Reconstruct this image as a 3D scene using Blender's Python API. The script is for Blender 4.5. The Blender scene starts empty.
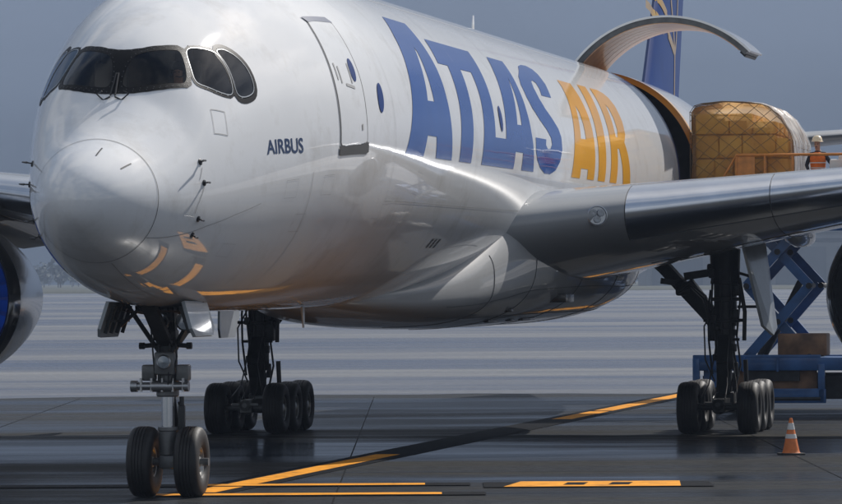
import bpy, bmesh, math, random
from mathutils import Vector, Matrix, noise
from mathutils.bvhtree import BVHTree
from mathutils.geometry import tessellate_polygon
from math import sin, cos, tan, pi, radians as R, sqrt, atan2
random.seed(7)
SC = bpy.context.scene
COL = SC.collection
# ---------------------------------------------------------------- fuselage shape (local frame: x = port, y = aft of the nose tip, z = up)
TIP = Vector((-4.74, 64.6, 0.0)); YAW = R(10.0)
def curve(tab):
    xs = [t[0] for t in tab]; ys = [t[1] for t in tab]; n = len(xs)
    d = [(ys[i+1]-ys[i])/(xs[i+1]-xs[i]) for i in range(n-1)]
    m = [d[0]] + [0 if d[i-1]*d[i] <= 0 else 2*d[i-1]*d[i]/(d[i-1]+d[i]) for i in range(1, n-1)] + [d[-1]]
    def f(x):
        if x <= xs[0]: return ys[0]
        if x >= xs[-1]: return ys[-1]
        i = 0
        while x > xs[i+1]: i += 1
        h = xs[i+1]-xs[i]; t = (x-xs[i])/h
        return ((1+2*t)*(1-t)**2*ys[i] + t*(1-t)**2*h*m[i] + t*t*(3-2*t)*ys[i+1] + t*t*(t-1)*h*m[i+1])
    return f
SQ = 1.0
# half width, top, bottom and waist as functions of u = sqrt(s) near the nose (round tip), so tabulate against sqrt(s)
def rt(tab): 
    g = curve([(sqrt(a), b) for a, b in tab]); return lambda s: g(sqrt(max(s, 0)))
f_w = rt([(0,0),(.05,.2),(.3,.47),(.7,.69),(1.3,.93),(2,1.17),(3,1.45),(4,1.71),(5,1.95),(6,2.17),(7,2.36),(8,2.50),(9,2.60),(10.5,2.68),(13,2.72),(52,2.72),(56,2.6),(60,2.25),(65,1.6),(70,.85),(73,.35)])
f_t = rt([(0,4.35),(.05,4.55),(.3,4.80),(.7,5.02),(1.3,5.27),(2.2,5.86),(2.85,6.52),(3.5,6.93),(4.5,7.36),(6,7.78),(8,8.07),(10,8.2),(13,8.28),(52,8.28),(58,8.22),(65,7.95),(70,7.6),(73,7.3)])
f_b = rt([(0,4.35),(.05,4.12),(.3,3.88),(.7,3.66),(1.3,3.45),(2,3.22),(3,3.0),(4,2.88),(5.5,2.80),(8,2.75),(13,2.74),(46,2.74),(50,2.95),(56,3.8),(62,5.0),(68,6.2),(73,6.9)])
f_m = rt([(0,4.35),(1.3,4.40),(3,4.62),(5,4.95),(8,5.35),(11,5.51),(46,5.51),(56,5.95),(65,6.7),(73,7.1)])
def fus(s, ph, off=0.0):
    def P(s, ph):
        m = f_m(s); c = cos(ph)
        return Vector((f_w(s)*sin(ph), s, m + (f_t(s)-m if c > 0 else m-f_b(s))*c))
    p = P(s, ph)
    if off:
        e = 1e-3
        n = (P(s, ph+e)-P(s, ph-e)).cross(P(s+e, ph)-P(max(s-e, 0), ph))
        if n.length > 0:
            n.normalize()
            if n.dot(Vector((sin(ph), 0 if s > .3 else -1, cos(ph)))) < 0: n = -n
            p = p + n*off
    return p
S_LINES = [0, .005, .02, .045, .08, .12, .17, .23, .3] + [round(.3+.05*i, 4) for i in range(1, 115)] + [6.05+.25*i for i in range(0, 16)] + [10+i*.75 for i in range(1, 49)] + [46.9, 47.6, 48.3, 49, 49.7, 50.4, 51.2] + [52+i*.75 for i in range(0, 28)] + [73]
S_LINES = sorted(set(S_LINES)); 
NPH = 180; PSTEP = 2*pi/NPH
F_PX = 4700.0; CAM = Vector((0, 0, 3.26)); PITCH = math.atan(25/4700.0); ROLL = 0.0061
def cam_matrix():
    # looks along +Y, pitched up, rolled a little so the horizon climbs to the right
    f = Vector((0, cos(PITCH), sin(PITCH))); r = Vector((1, 0, 0)); u = r.cross(f)
    r2 = r*cos(ROLL) - u*sin(ROLL); u2 = u*cos(ROLL) + r*sin(ROLL)
    return r2, u2, f
def ray(px, py):
    r, u, f = cam_matrix()
    return (f*F_PX + r*(px-421) - u*(py-252)).normalized()
HAZE_D = .0002
# ---------------------------------------------------------------- materials
def mat(name, col=(.5,.5,.5), rough=.5, metal=0, coat=0, spec=.5, var=0, vscale=3, bump=0, bscale=20, rvar=0, emit=None, trans=None):
    m = bpy.data.materials.new(name); m.use_nodes = True; nt = m.node_tree; b = nt.nodes['Principled BSDF']
    b.inputs['Base Color'].default_value = (*col, 1); b.inputs['Roughness'].default_value = rough
    b.inputs['Metallic'].default_value = metal; b.inputs['Coat Weight'].default_value = coat; b.inputs['Coat Roughness'].default_value = .04
    b.inputs['Specular IOR Level'].default_value = spec
    tc = nt.nodes.new('ShaderNodeTexCoord')
    def noi(sc, det=6):
        n = nt.nodes.new('ShaderNodeTexNoise'); n.inputs['Scale'].default_value = sc; n.inputs['Detail'].default_value = det
        nt.links.new(tc.outputs['Object'], n.inputs['Vector']); return n
    if var:
        n = noi(vscale); mx = nt.nodes.new('ShaderNodeMix'); mx.data_type = 'RGBA'
        mx.inputs[6].default_value = (*[c*(1-var) for c in col], 1); mx.inputs[7].default_value = (*[min(1, c*(1+var)) for c in col], 1)
        rp = nt.nodes.new('ShaderNodeMapRange'); rp.inputs[1].default_value = .3; rp.inputs[2].default_value = .7
        nt.links.new(n.outputs[0], rp.inputs[0]); nt.links.new(rp.outputs[0], mx.inputs[0]); nt.links.new(mx.outputs[2], b.inputs['Base Color'])
    if rvar:
        n = noi(vscale*1.7); rp = nt.nodes.new('ShaderNodeMapRange'); rp.inputs[3].default_value = rough-rvar; rp.inputs[4].default_value = rough+rvar
        nt.links.new(n.outputs[0], rp.inputs[0]); nt.links.new(rp.outputs[0], b.inputs['Roughness'])
    if bump:
        n = noi(bscale, 3); bp = nt.nodes.new('ShaderNodeBump'); bp.inputs['Strength'].default_value = 1; bp.inputs['Distance'].default_value = bump
        nt.links.new(n.outputs[0], bp.inputs['Height']); nt.links.new(bp.outputs[0], b.inputs['Normal'])
        nt.links.new(bp.outputs[0], b.inputs['Coat Normal'])
    if emit: b.inputs['Emission Color'].default_value = (*emit[0], 1); b.inputs['Emission Strength'].default_value = emit[1]
    if trans: b.inputs['Transmission Weight'].default_value = trans
    return m
M = {}
def glass_mat0(name):
    m = bpy.data.materials.new(name); m.use_nodes = True; nt = m.node_tree; b = nt.nodes['Principled BSDF']
    b.inputs['Base Color'].default_value = (.72,.68,.62,1); b.inputs['Roughness'].default_value = .28; b.inputs['Coat Weight'].default_value = .6
    t = nt.nodes.new('ShaderNodeBsdfTransparent'); mx = nt.nodes.new('ShaderNodeMixShader'); n = nt.nodes.new('ShaderNodeTexNoise'); n.inputs['Scale'].default_value = 2.2; n.inputs['Detail'].default_value = 8
    r = nt.nodes.new('ShaderNodeMapRange'); r.inputs[1].default_value = .35; r.inputs[2].default_value = .65; r.inputs[3].default_value = .25; r.inputs[4].default_value = .85
    tc = nt.nodes.new('ShaderNodeTexCoord'); mp = nt.nodes.new('ShaderNodeMapping'); mp.inputs['Scale'].default_value = (1,4,.7); nt.links.new(tc.outputs['Object'], mp.inputs[0]); nt.links.new(mp.outputs[0], n.inputs['Vector'])
    nt.links.new(n.outputs[0], r.inputs[0]); nt.links.new(r.outputs[0], mx.inputs[0]); nt.links.new(t.outputs[0], mx.inputs[1]); nt.links.new(b.outputs[0], mx.inputs[2]); nt.links.new(mx.outputs[0], nt.nodes['Material Output'].inputs[0])
    bp = nt.nodes.new('ShaderNodeBump'); bp.inputs['Distance'].default_value = .04; nt.links.new(n.outputs[0], bp.inputs['Height']); nt.links.new(bp.outputs[0], b.inputs['Normal']); return m
M['paint'] = mat('white_aircraft_paint', (.80,.81,.82), .5, 0, 1.0, .0, .03, .9, .0018, .55, .04)
def lined(m):   # inside of the hull is dark lining
    nt = m.node_tree; out = nt.nodes['Material Output']; b = nt.nodes['Principled BSDF']
    d = nt.nodes.new('ShaderNodeBsdfDiffuse'); d.inputs[0].default_value = (.10,.085,.07,1)
    g = nt.nodes.new('ShaderNodeNewGeometry'); mx = nt.nodes.new('ShaderNodeMixShader')
    nt.links.new(g.outputs['Backfacing'], mx.inputs[0]); nt.links.new(b.outputs[0], mx.inputs[1]); nt.links.new(d.outputs[0], mx.inputs[2]); nt.links.new(mx.outputs[0], out.inputs[0])
def wear(m, dark, sc, lo, hi):
    nt = m.node_tree; b = nt.nodes['Principled BSDF']; src = b.inputs['Base Color'].links[0].from_socket
    tc = nt.nodes.new('ShaderNodeTexCoord'); n = nt.nodes.new('ShaderNodeTexNoise'); n.inputs['Scale'].default_value = sc; n.inputs['Detail'].default_value = 10; n.inputs['Roughness'].default_value = .7; nt.links.new(tc.outputs['Object'], n.inputs['Vector'])
    r = nt.nodes.new('ShaderNodeMapRange'); r.inputs[1].default_value = lo; r.inputs[2].default_value = hi; nt.links.new(n.outputs[0], r.inputs[0])
    mx = nt.nodes.new('ShaderNodeMix'); mx.data_type = 'RGBA'; mx.inputs[7].default_value = (*dark, 1); nt.links.new(src, mx.inputs[6]); nt.links.new(r.outputs[0], mx.inputs[0]); nt.links.new(mx.outputs[2], b.inputs['Base Color'])
M['hull'] = mat('hull_paint', (.80,.81,.82), .5, 0, 1.0, .0, .03, .9, .0018, .55, .04); lined(M['hull'])
for k_ in ('paint','hull'): M[k_].node_tree.nodes['Principled BSDF'].inputs['Coat IOR'].default_value = 1.7; wear(M[k_], (.60,.59,.57), .9, .52, .80)
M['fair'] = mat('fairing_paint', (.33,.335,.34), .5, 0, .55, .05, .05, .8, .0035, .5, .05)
M['wing'] = mat('wing_grey_paint', (.27,.285,.30), .42, 0, .75, .3, .08, .6, .004, .5, .05)
M['slat'] = mat('polished_leading_edge', (.60,.63,.68), .23, 1, 0, .5, .06, 1.5, .0006, 1.0, .04)
M['lip'] = mat('polished_inlet_lip', (.66,.67,.69), .12, 1, 0)
M['rivet'] = mat('rivet_heads', (.16,.165,.17), .4, .4)
M['duct'] = mat('blue_inlet_lining', (.02,.16,.70), .4, 0, .3)
M['edge'] = mat('door_edge_dark', (.10,.105,.11), .5, .2, .2, .5, .3, 6)
M['nac'] = mat('polished_nacelle_skin', (.50,.52,.55), .2, .85, .3, .5, .05, 1, .001, 1.2)
M['blue'] = mat('blue_livery', (.008,.075,.33), .45, 0, .9, .05, .05, 1.2, .0015, .6)
M['dblue'] = mat('dark_blue_livery', (.006,.035,.17), .5, 0, .25, .1, .1, .8, .0015, .6)
M['navy'] = mat('navy_lettering', (.01,.03,.10), .3, 0, .6)
M['amber'] = mat('amber_livery', (.85,.40,.012), .4, 0, .9, .1, .04, 1.2, .0015, .6)
M['gold'] = mat('gold_livery', (.55,.33,.07), .3, 0, .7)
M['seam'] = mat('panel_gap', (.05,.052,.055), .7)
M['seam2'] = mat('panel_line', (.36,.36,.36), .5)
M['black'] = mat('black_rubber_seal', (.012,.012,.014), .35, 0, .3)
M['mask'] = mat('windshield_frame_black', (.007,.0075,.009), .45, 0, .04, .1)
M['steel'] = mat('brushed_steel', (.45,.46,.48), .35, .9, 0, .5, .1, 8)
M['chrome'] = mat('oleo_chrome', (.75,.78,.82), .12, 1)
M['gear'] = mat('gear_dark_steel', (.026,.028,.030), .45, .35, 0, .5, .35, 4, .002, 14, .1)
M['gearg'] = mat('gear_grey_paint', (.15,.155,.16), .4, .25, .2, .5, .25, 5, .001, 12, .1)
M['gdoor'] = mat('gear_door_paint', (.30,.33,.36), .3, .1, .6, .5, .1, 3)
M['tyre'] = mat('tyre_rubber', (.011,.011,.012), .6, 0, 0, .5, .3, 6, .002, 30, .1)
M['rim'] = mat('wheel_rim', (.38,.38,.37), .35, .7, 0, .5, .2, 9)
M['hose'] = mat('rubber_hose', (.02,.02,.02), .4)
M['cabin'] = mat('dark_interior', (.02,.02,.022), .7)
M['tan'] = mat('cockpit_trim', (.24,.19,.14), .7, 0, 0, .5, .3, 4)
M['liner'] = mat('cargo_liner', (.18,.17,.15), .6, 0, 0, .5, .2, 2)
M['peach'] = mat('cargo_door_lining', (.95,.56,.34), .4, 0, .2, .5, .12, 1.3, .004, 3)
M['rimy'] = mat('yellow_door_jamb', (.95,.47,.04), .35, 0, .4, .5, .1, 2)
M['lamp'] = mat('lamp_glass', (.28,.31,.35), .1, .8, .8)
M['skin'] = mat('skin', (.42,.23,.15), .5)
M['shirt'] = mat('white_shirt', (.65,.66,.68), .8)
M['dark_cloth'] = mat('dark_work_jacket', (.02,.022,.03), .85, 0, 0, .3, .2, 20)
M['vest'] = mat('orange_vest', (.75,.17,.02), .7, 0, 0, .3, .15, 15)
M['refl'] = mat('reflective_tape', (.7,.7,.65), .4)
M['helmet'] = mat('white_helmet', (.80,.66,.45), .35)
M['lblue'] = mat('loader_blue_paint', (.025,.10,.27), .38, 0, .3, .5, .3, 2.5, .001, 8, .1)
M['lorange'] = mat('rail_orange_paint', (.62,.22,.035), .45, 0, .2, .5, .2, 6)
M['ldark'] = mat('loader_dark_steel', (.03,.032,.036), .6, .3, 0, .5, .4, 5)
M['rust'] = mat('warm_brown_panel', (.20,.11,.06), .6, 0, 0, .5, .5, 3)
M['ctrl'] = mat('control_box_white', (.7,.7,.68), .5)
M['cone'] = mat('cone_orange', (.62,.16,.03), .5, 0, 0, .5, .15, 12)
M['conew'] = mat('cone_white_band', (.6,.6,.58), .45)
M['coneb'] = mat('cone_black_base', (.02,.02,.02), .7)
M['card'] = mat('cardboard', (1.0,.54,.12), .5, 0, .2, .5, .28, 2.2, .01, 3)
M['cover'] = glass_mat0('milky_plastic_cover')
M['net'] = mat('cargo_net_cord', (.20,.14,.08), .8)
M['alu'] = mat('pallet_aluminium', (.5,.5,.5), .35, .9)
M['bldg'] = mat('hangar_cladding', (.13,.145,.16), .6, 0, 0, .5, .1, .02)
M['bldg2'] = mat('terminal_wall', (.20,.21,.215), .6, 0, 0, .5, .1, .02)
M['bwin'] = mat('dark_window_band', (.03,.04,.05), .2)
M['grass'] = mat('dry_field', (.05,.055,.04), .9, 0, 0, .2, .4, .01)
M['leaf'] = mat('far_foliage', (.04,.055,.04), .8, 0, 0, .5, .4, .06)
M['bark'] = mat('bark', (.08,.06,.05), .9)
def glass_mat(name, tint, ior=1.36, rough=.015):
    m = bpy.data.materials.new(name); m.use_nodes = True; nt = m.node_tree; nt.nodes.remove(nt.nodes['Principled BSDF'])
    t = nt.nodes.new('ShaderNodeBsdfTransparent'); t.inputs[0].default_value = (*tint, 1)
    g = nt.nodes.new('ShaderNodeBsdfGlossy'); g.inputs['Roughness'].default_value = rough; g.inputs['Color'].default_value = (.7,.78,.9,1)
    f = nt.nodes.new('ShaderNodeFresnel'); f.inputs[0].default_value = ior
    mx = nt.nodes.new('ShaderNodeMixShader')
    nt.links.new(f.outputs[0], mx.inputs[0]); nt.links.new(t.outputs[0], mx.inputs[1]); nt.links.new(g.outputs[0], mx.inputs[2])
    nt.links.new(mx.outputs[0], nt.nodes['Material Output'].inputs[0]); return m
M['glass'] = glass_mat('cockpit_glass', (.80,.78,.75))
M['film'] = glass_mat('clear_plastic_wrap', (.97,.92,.84), rough=.22)
nt = M['film'].node_tree; o_ = nt.nodes['Material Output']; prev = o_.inputs[0].links[0].from_socket
tl = nt.nodes.new('ShaderNodeBsdfTranslucent'); tl.inputs[0].default_value = (1,.72,.40,1); mx = nt.nodes.new('ShaderNodeMixShader'); mx.inputs[0].default_value = .30
nt.links.new(prev, mx.inputs[1]); nt.links.new(tl.outputs[0], mx.inputs[2]); nt.links.new(mx.outputs[0], o_.inputs[0])
# ---------------------------------------------------------------- mesh helpers
class MB:
    def __init__(s): s.v = []; s.f = []; s.m = []
    def add(s, vs, fs, mi=0):
        o = len(s.v); s.v += [Vector(v) for v in vs]; s.f += [tuple(i+o for i in f) for f in fs]; s.m += [mi]*len(fs); return s
    def box(s, c, d, mi=0, rot=None, bev=0):
        x, y, z = [k/2 for k in d]
        if bev:
            b = min(bev, x*.9, y*.9, z*.9); bm = bmesh.new(); bmesh.ops.create_cube(bm, size=1)
            for v in bm.verts: v.co = Vector((v.co.x*d[0], v.co.y*d[1], v.co.z*d[2]))
            bmesh.ops.bevel(bm, geom=bm.edges[:], offset=b, segments=2, affect='EDGES', profile=.5)
            bm.verts.index_update(); vs = [v.co.copy() for v in bm.verts]; fs = [[v.index for v in f.verts] for f in bm.faces]; bm.free()
        else:
            vs = [Vector((i*x, j*y, k*z)) for i in (-1,1) for j in (-1,1) for k in (-1,1)]
            fs = [(0,1,3,2),(4,6,7,5),(0,4,5,1),(2,3,7,6),(0,2,6,4),(1,5,7,3)]
        if rot is not None: vs = [rot @ v for v in vs]
        return s.add([v+Vector(c) for v in vs], fs, mi)
    def frame(s, a, b):
        d = (b-a).normalized(); u = d.cross(Vector((0,0,1)))
        if u.length < .05: u = d.cross(Vector((0,1,0)))
        u.normalize(); return d, u, u.cross(d)
    def beam(s, a, b, w, h, mi=0):       # rectangular bar
        a = Vector(a); b = Vector(b); d, u, n = s.frame(a, b)
        vs = [p+u*i*w/2+n*j*h/2 for p in (a, b) for i, j in ((-1,-1),(1,-1),(1,1),(-1,1))]
        return s.add(vs, [(0,1,2,3),(7,6,5,4),(0,4,5,1),(1,5,6,2),(2,6,7,3),(3,7,4,0)], mi)
    def tube(s, pts, r, n=10, mi=0, r2=None):
        pts = [Vector(p) for p in pts]; rs = [r + ((r2-r)*i/(len(pts)-1) if r2 is not None else 0) for i in range(len(pts))]
        vs = []; u = None
        for i, p in enumerate(pts):
            a = pts[max(i-1, 0)]; b = pts[min(i+1, len(pts)-1)]; d = (b-a).normalized()
            if u is None: _, u, _ = s.frame(a, b)
            u = (u - d*u.dot(d)).normalized(); w = d.cross(u)
            vs += [p + (u*cos(2*pi*k/n) + w*sin(2*pi*k/n))*rs[i] for k in range(n)]
        fs = [(i*n+k, i*n+(k+1)%n, (i+1)*n+(k+1)%n, (i+1)*n+k) for i in range(len(pts)-1) for k in range(n)]
        fs += [tuple(range(n))[::-1], tuple((len(pts)-1)*n+k for k in range(n))]
        return s.add(vs, fs, mi)
    def lathe(s, prof, c, axis, n=32, mi=0, closed=False, mis=None):  # prof: (radius, along)
        axis = Vector(axis).normalized(); u = axis.cross(Vector((0,0,1)))
        if u.length < .05: u = Vector((1,0,0))
        u.normalize(); w = axis.cross(u); c = Vector(c); k = len(prof)
        vs = [c+axis*a+(u*cos(2*pi*j/n)+w*sin(2*pi*j/n))*r for r, a in prof for j in range(n)]
        o = len(s.v); s.v += vs
        for i in range(k if closed else k-1):
            i2 = (i+1) % k
            for j in range(n):
                s.f.append((o+i*n+j, o+i*n+(j+1)%n, o+i2*n+(j+1)%n, o+i2*n+j)); s.m.append(mis[i] if mis else mi)
        return s
    def build(s, name, mats, parent=None, smooth=True, angle=35, label=None):
        me = bpy.data.meshes.new(name); me.from_pydata([tuple(v) for v in s.v], [], s.f)
        if not isinstance(mats, (list, tuple)): mats = [mats]
        for m in mats: me.materials.append(m)
        for p, mi in zip(me.polygons, s.m): p.material_index = mi
        bm = bmesh.new(); bm.from_mesh(me); bmesh.ops.recalc_face_normals(bm, faces=bm.faces[:]) if not getattr(s, 'keep', False) else None
        bm.to_mesh(me); bm.free(); me.update()
        if smooth:
            me.shade_smooth()
            try: me.set_sharp_from_angle(angle=R(angle))
            except Exception: pass
        o = bpy.data.objects.new(name, me); COL.objects.link(o)
        if parent: o.parent = parent
        if label: o['label'] = label
        return o
def empty(name, loc=(0,0,0), rz=0):
    o = bpy.data.objects.new(name, None); o.empty_display_size = .5; COL.objects.link(o); o.location = loc; o.rotation_euler = (0,0,rz); return o
def tag(o, label, cat, group=None):
    o['label'] = label; o['category'] = cat
    if group: o['group'] = group
    return o
PM = Matrix.Translation(TIP) @ Matrix.Rotation(-YAW, 4, 'Z')
def aircraft_point(x, y, z): return PM @ Vector((x, y, z))
# ================================================================= THE FREIGHTER
jet = empty('cargo_jet', TIP, -YAW)
tag(jet, 'white wide-body cargo jet with blue and amber lettering, its cargo door open', 'airplane')
# ---- cockpit window outlines on the hull, (s, angle from crown in degrees), port side; mirrored for starboard
PANE = {
 1: [(2.44,3.6),(2.60,4.3),(2.74,6.3),(2.84,10),(2.98,17.5),(3.17,25.2),(3.245,28),(3.20,31),(3.03,36.5),(2.90,39.6),(2.79,39.6),(2.65,33.5),(2.50,24.5),(2.39,14),(2.345,8),(2.36,4.6)],
 2: [(3.36,31.3),(3.45,31.6),(3.56,33.5),(3.80,38.8),(3.90,42.5),(3.90,47),(3.86,52),(3.77,56.8),(3.70,58.6),(3.60,58.2),(3.39,54.8),(3.20,50),(3.05,45.8),(3.03,43),(3.10,39.5),(3.26,33.5)],
 3: [(3.95,41.0),(4.06,41.6),(4.16,43.2),(4.30,47.2),(4.39,51.6),(4.42,56),(4.38,60.4),(4.30,62.3),(4.17,62.7),(4.0,62.3),(3.87,61),(3.83,59),(3.90,54),(3.955,48),(3.93,43)]}
MASK = [(2.88,0),(2.89,4),(2.95,9.9),(3.14,19.2),(3.33,26),(3.36,29.4),(3.30,32.5),(3.12,37.5),(2.97,41.5),(2.91,43.5),(2.80,42.6),(2.65,37.2),(2.50,30),(2.37,21.4),(2.28,13),(2.24,6),(2.23,0)]
def expand(poly, k):
    cx = sum(p[0] for p in poly)/len(poly); cy = sum(p[1] for p in poly)/len(poly); out = []
    n = len(poly)
    W = R(1)*2.0
    P = [(a, b*W) for a, b in poly]
    area = sum(P[i][0]*P[(i+1)%n][1]-P[(i+1)%n][0]*P[i][1] for i in range(n)); sg = 1 if area > 0 else -1
    for i in range(n):
        a, b, c = P[i-1], P[i], P[(i+1)%n]
        d1 = Vector((b[0]-a[0], b[1]-a[1])).normalized(); d2 = Vector((c[0]-b[0], c[1]-b[1])).normalized(); d = (d1+d2).normalized()
        out.append((b[0]+sg*d.y*k, (b[1]-sg*d.x*k)/W))
    return out
def smooth_poly(poly, it=1, keep=None):
    for _ in range(it):
        out = []; n = len(poly)
        for i in range(n):
            a, b = poly[i], poly[(i+1)%n]
            out += [(a[0]*.75+b[0]*.25, a[1]*.75+b[1]*.25), (a[0]*.25+b[0]*.75, a[1]*.25+b[1]*.75)]
        poly = out
    return poly
for k in PANE: PANE[k] = smooth_poly(PANE[k], 1)
mir = lambda poly: [(a, -b) for a, b in poly][::-1]
def inside(poly, x, y):
    c = False; n = len(poly)
    for i in range(n):
        x1, y1 = poly[i]; x2, y2 = poly[i-1]
        if (y1 > y) != (y2 > y) and x < (x2-x1)*(y-y1)/(y2-y1)+x1: c = not c
    return c
ALLP = [PANE[k] for k in PANE] + [mir(PANE[k]) for k in PANE]
CD_S0, CD_S1, CD_A0, CD_A1 = 46.9, 51.2, 4.0, 108.0
hull = MB(); hull.keep = True
nS = len(S_LINES)
hv = [[fus(s, j*PSTEP) for j in range(NPH)] for s in S_LINES]
flags = {}
def in_pane(i, j):
    key = (i, j % NPH)
    if key not in flags:
        s = S_LINES[i]; a = math.degrees((j % NPH)*PSTEP); a = a-360 if a > 180 else a
        flags[key] = 2.2 < s < 4.6 and abs(a) < 66 and any(inside(p, s, a) for p in ALLP)
    return flags[key]
for i in range(nS): hull.v += hv[i]
for i in range(nS-1):
    for j in range(NPH):
        a = j*2.0+1; s = (S_LINES[i]+S_LINES[i+1])/2
        if CD_S0 < s < CD_S1 and CD_A0 < a < CD_A1: continue
        if 2.1 < s < 4.7 and (in_pane(i, j) or in_pane(i+1, j) or in_pane(i, j+1) or in_pane(i+1, j+1)): continue
        hull.f.append((i*NPH+j, i*NPH+(j+1)%NPH, (i+1)*NPH+(j+1)%NPH, (i+1)*NPH+j)); hull.m.append(0)
hull.v = [Vector(v) for v in hull.v]
hull.build('fuselage', M['hull'], jet, angle=60)
def bis(bm, co, no): bmesh.ops.bisect_plane(bm, geom=bm.verts[:]+bm.edges[:]+bm.faces[:], plane_co=co, plane_no=no, dist=1e-6)
def decal_into(mb, loops, off=.006, mi=0, step=None):
    pts = [[Vector((a, b, 0)) for a, b in l] for l in loops]
    tris = tessellate_polygon(pts); flat = [p for l in pts for p in l]
    bm = bmesh.new(); vs = [bm.verts.new(p) for p in flat]
    for t in tris:
        try: bm.faces.new([vs[k] for k in t])
        except ValueError: pass
    s0 = min(p.x for p in flat); s1 = max(p.x for p in flat); a0 = min(p.y for p in flat); a1 = max(p.y for p in flat)
    for s in S_LINES:
        if s0 < s < s1: bis(bm, (s,0,0), (1,0,0))
    k = math.ceil(a0/2+1e-6)
    while k*2 < a1: bis(bm, (0,k*2,0), (0,1,0)); k += 1
    bm.verts.index_update()
    mb.add([fus(v.co.x, R(v.co.y), off) for v in bm.verts], [[v.index for v in f.verts] for f in bm.faces if f.calc_area() > 1e-9], mi)
    # face outwards
    bm.free(); return mb
def decal(name, loops_list, m, off=.006, label=None, parent=None):
    mb = MB(); mb.keep = True
    for loops in loops_list: decal_into(mb, loops, off)
    for i, f in enumerate(mb.f):
        a, b, c = [mb.v[k] for k in f[:3]]; n = (b-a).cross(c-a); mid = (a+b+c)/3
        if n.dot(Vector((mid.x, 0 if mid.y > 4 else -.6, mid.z-f_m(mid.y)))) < 0: mb.f[i] = tuple(reversed(f))
    return mb.build(name, m, parent or jet, label=label, angle=60)
def band(path, w):        # a thin strip following a path on the hull; width in metres
    L = []; Rr = []
    for i, (s, a) in enumerate(path):
        p = path[max(i-1, 0)]; q = path[min(i+1, len(path)-1)]
        rr = max(.3, (f_w(s)+ (f_t(s)-f_b(s))/2)/2)
        d = Vector((q[0]-p[0], R(q[1]-p[1])*rr)); d.normalize()
        nx, ny = -d.y*w/2, d.x*w/2
        L.append((s+nx, a+math.degrees(ny/rr))); Rr.append((s-nx, a-math.degrees(ny/rr)))
    return L + Rr[::-1]
def bands(mb, path, w, off=.006):
    for i in range(len(path)-1): decal_into(mb, [band([path[i], path[i+1]], w)], off)
def lines(name, paths, w, m, off=.006):
    for p in paths: line1(name, [p], w, m, off)
def line1(name, paths, w, m, off):
    mb = MB(); mb.keep = True
    for p in paths: bands(mb, p, w, off)
    for i, f in enumerate(mb.f):
        a, b, c = [mb.v[k] for k in f[:3]]; n = (b-a).cross(c-a); mid = (a+b+c)/3
        if n.dot(Vector((mid.x, 0 if mid.y > 4 else -.6, mid.z-f_m(mid.y)))) < 0: mb.f[i] = tuple(reversed(f))
    return mb.build(name, m, jet)
# ---- windshield
for sgn, lab in ((1, None), (-1, None)):
    mk = MASK if sgn > 0 else mir(MASK)
    p1 = PANE[1] if sgn > 0 else mir(PANE[1])
    fr = decal('windshield_frame', [[mk, p1]], M['mask'], .008); fr.data.materials.append(M['rivet'])
    # rivets
    rv = MB()
    ring = expand(p1, .035) ; ring2 = mk
    for loop, stp in ((ring, .1), (expand(mk, -.03), .1)):
        acc = 0
        for i in range(len(loop)):
            a = loop[i]; b = loop[(i+1) % len(loop)]
            A = fus(a[0], R(a[1]), .012); B = fus(b[0], R(b[1]), .012); L = (B-A).length
            while acc < L:
                t = acc/L; s = a[0]+(b[0]-a[0])*t; an = a[1]+(b[1]-a[1])*t
                if abs(an) > .8:
                    c = fus(s, R(an), .010); c2 = fus(s, R(an), .013); rv.tube([c, c2], .0062, 6)
                acc += stp
            acc -= L
    bm = bmesh.new(); bm.from_mesh(fr.data); base = [bm.verts.new(v) for v in rv.v]
    for f in rv.f: bm.faces.new([base[k] for k in f]).material_index = 1
    bm.to_mesh(fr.data); bm.free()
    decal('windshield_pane', [[expand(p1, .004)]], M['glass'], .004)
    for k in (2, 3):
        pp = PANE[k] if sgn > 0 else mir(PANE[k])
        so = decal('side_window', [[expand(pp, .004)]], M['glass'], .004)
        decal('frame', [[expand(pp, .015), pp]], M['gdoor'], .010, parent=so)
        decal('seal', [[expand(pp, .095 if k == 3 else .055), expand(pp, .026)]], M['mask'], .007, parent=so)
# wipers
for sg in (1, -1):
    mb = MB(); a = fus(2.18, R(1.5*sg), .03); b = fus(2.5, R(.6*sg), .05)
    mb.tube([a+Vector((0,-.02,-.02)), a+Vector((sg*.10,-.02,-.07)), a+Vector((sg*.2,.0,.02)), a+Vector((sg*.12,-.02,.06))], .014, 6)
    mb.tube([a, b], .014, 6); mb.build('wiper', M['black'], jet)
# ---- radome seam, strips and panel lines
lines('radome_seam', [[(1.18, a) for a in range(0, 362, 2)]], .010, M['seam'])
lines('lightning_strip', [[(.62, a), (.75, a), (.88, a)] for a in (12, 48)], .02, M['seam'])
seams = [[(10.0, a) for a in range(20, 182, 4)], [(5.95, a) for a in range(96, 182, 4)]]
seams += [[(1.2+.0, 128), (1.8, 120), (2.6, 112), (3.4, 107), (4.2, 104)], [(1.25, 168),(2.2, 168),(3.4,167)]]
seams += [[(s, a) for s in [10+.75*i for i in range(0, 48)]] for a in (30, 112)]
seams += [[(s, a) for a in range(20, 132, 4)] for s in (17.5, 25.4, 40.0)]
lines('panel_seam', seams, .010, M['seam2'])
lines('inspection_panel', [[(3.00,58.2),(3.32,63),(3.22,72),(2.88,68),(3.00,58.2)]], .010, M['seam2'])
for i in range(3): decal('drain_vent', [[[(15.85+.34*i,125.2),(16.0+.34*i,125.2),(15.9+.34*i,129.2),(15.75+.34*i,129.2)]]], M['black'], .008)
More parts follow.
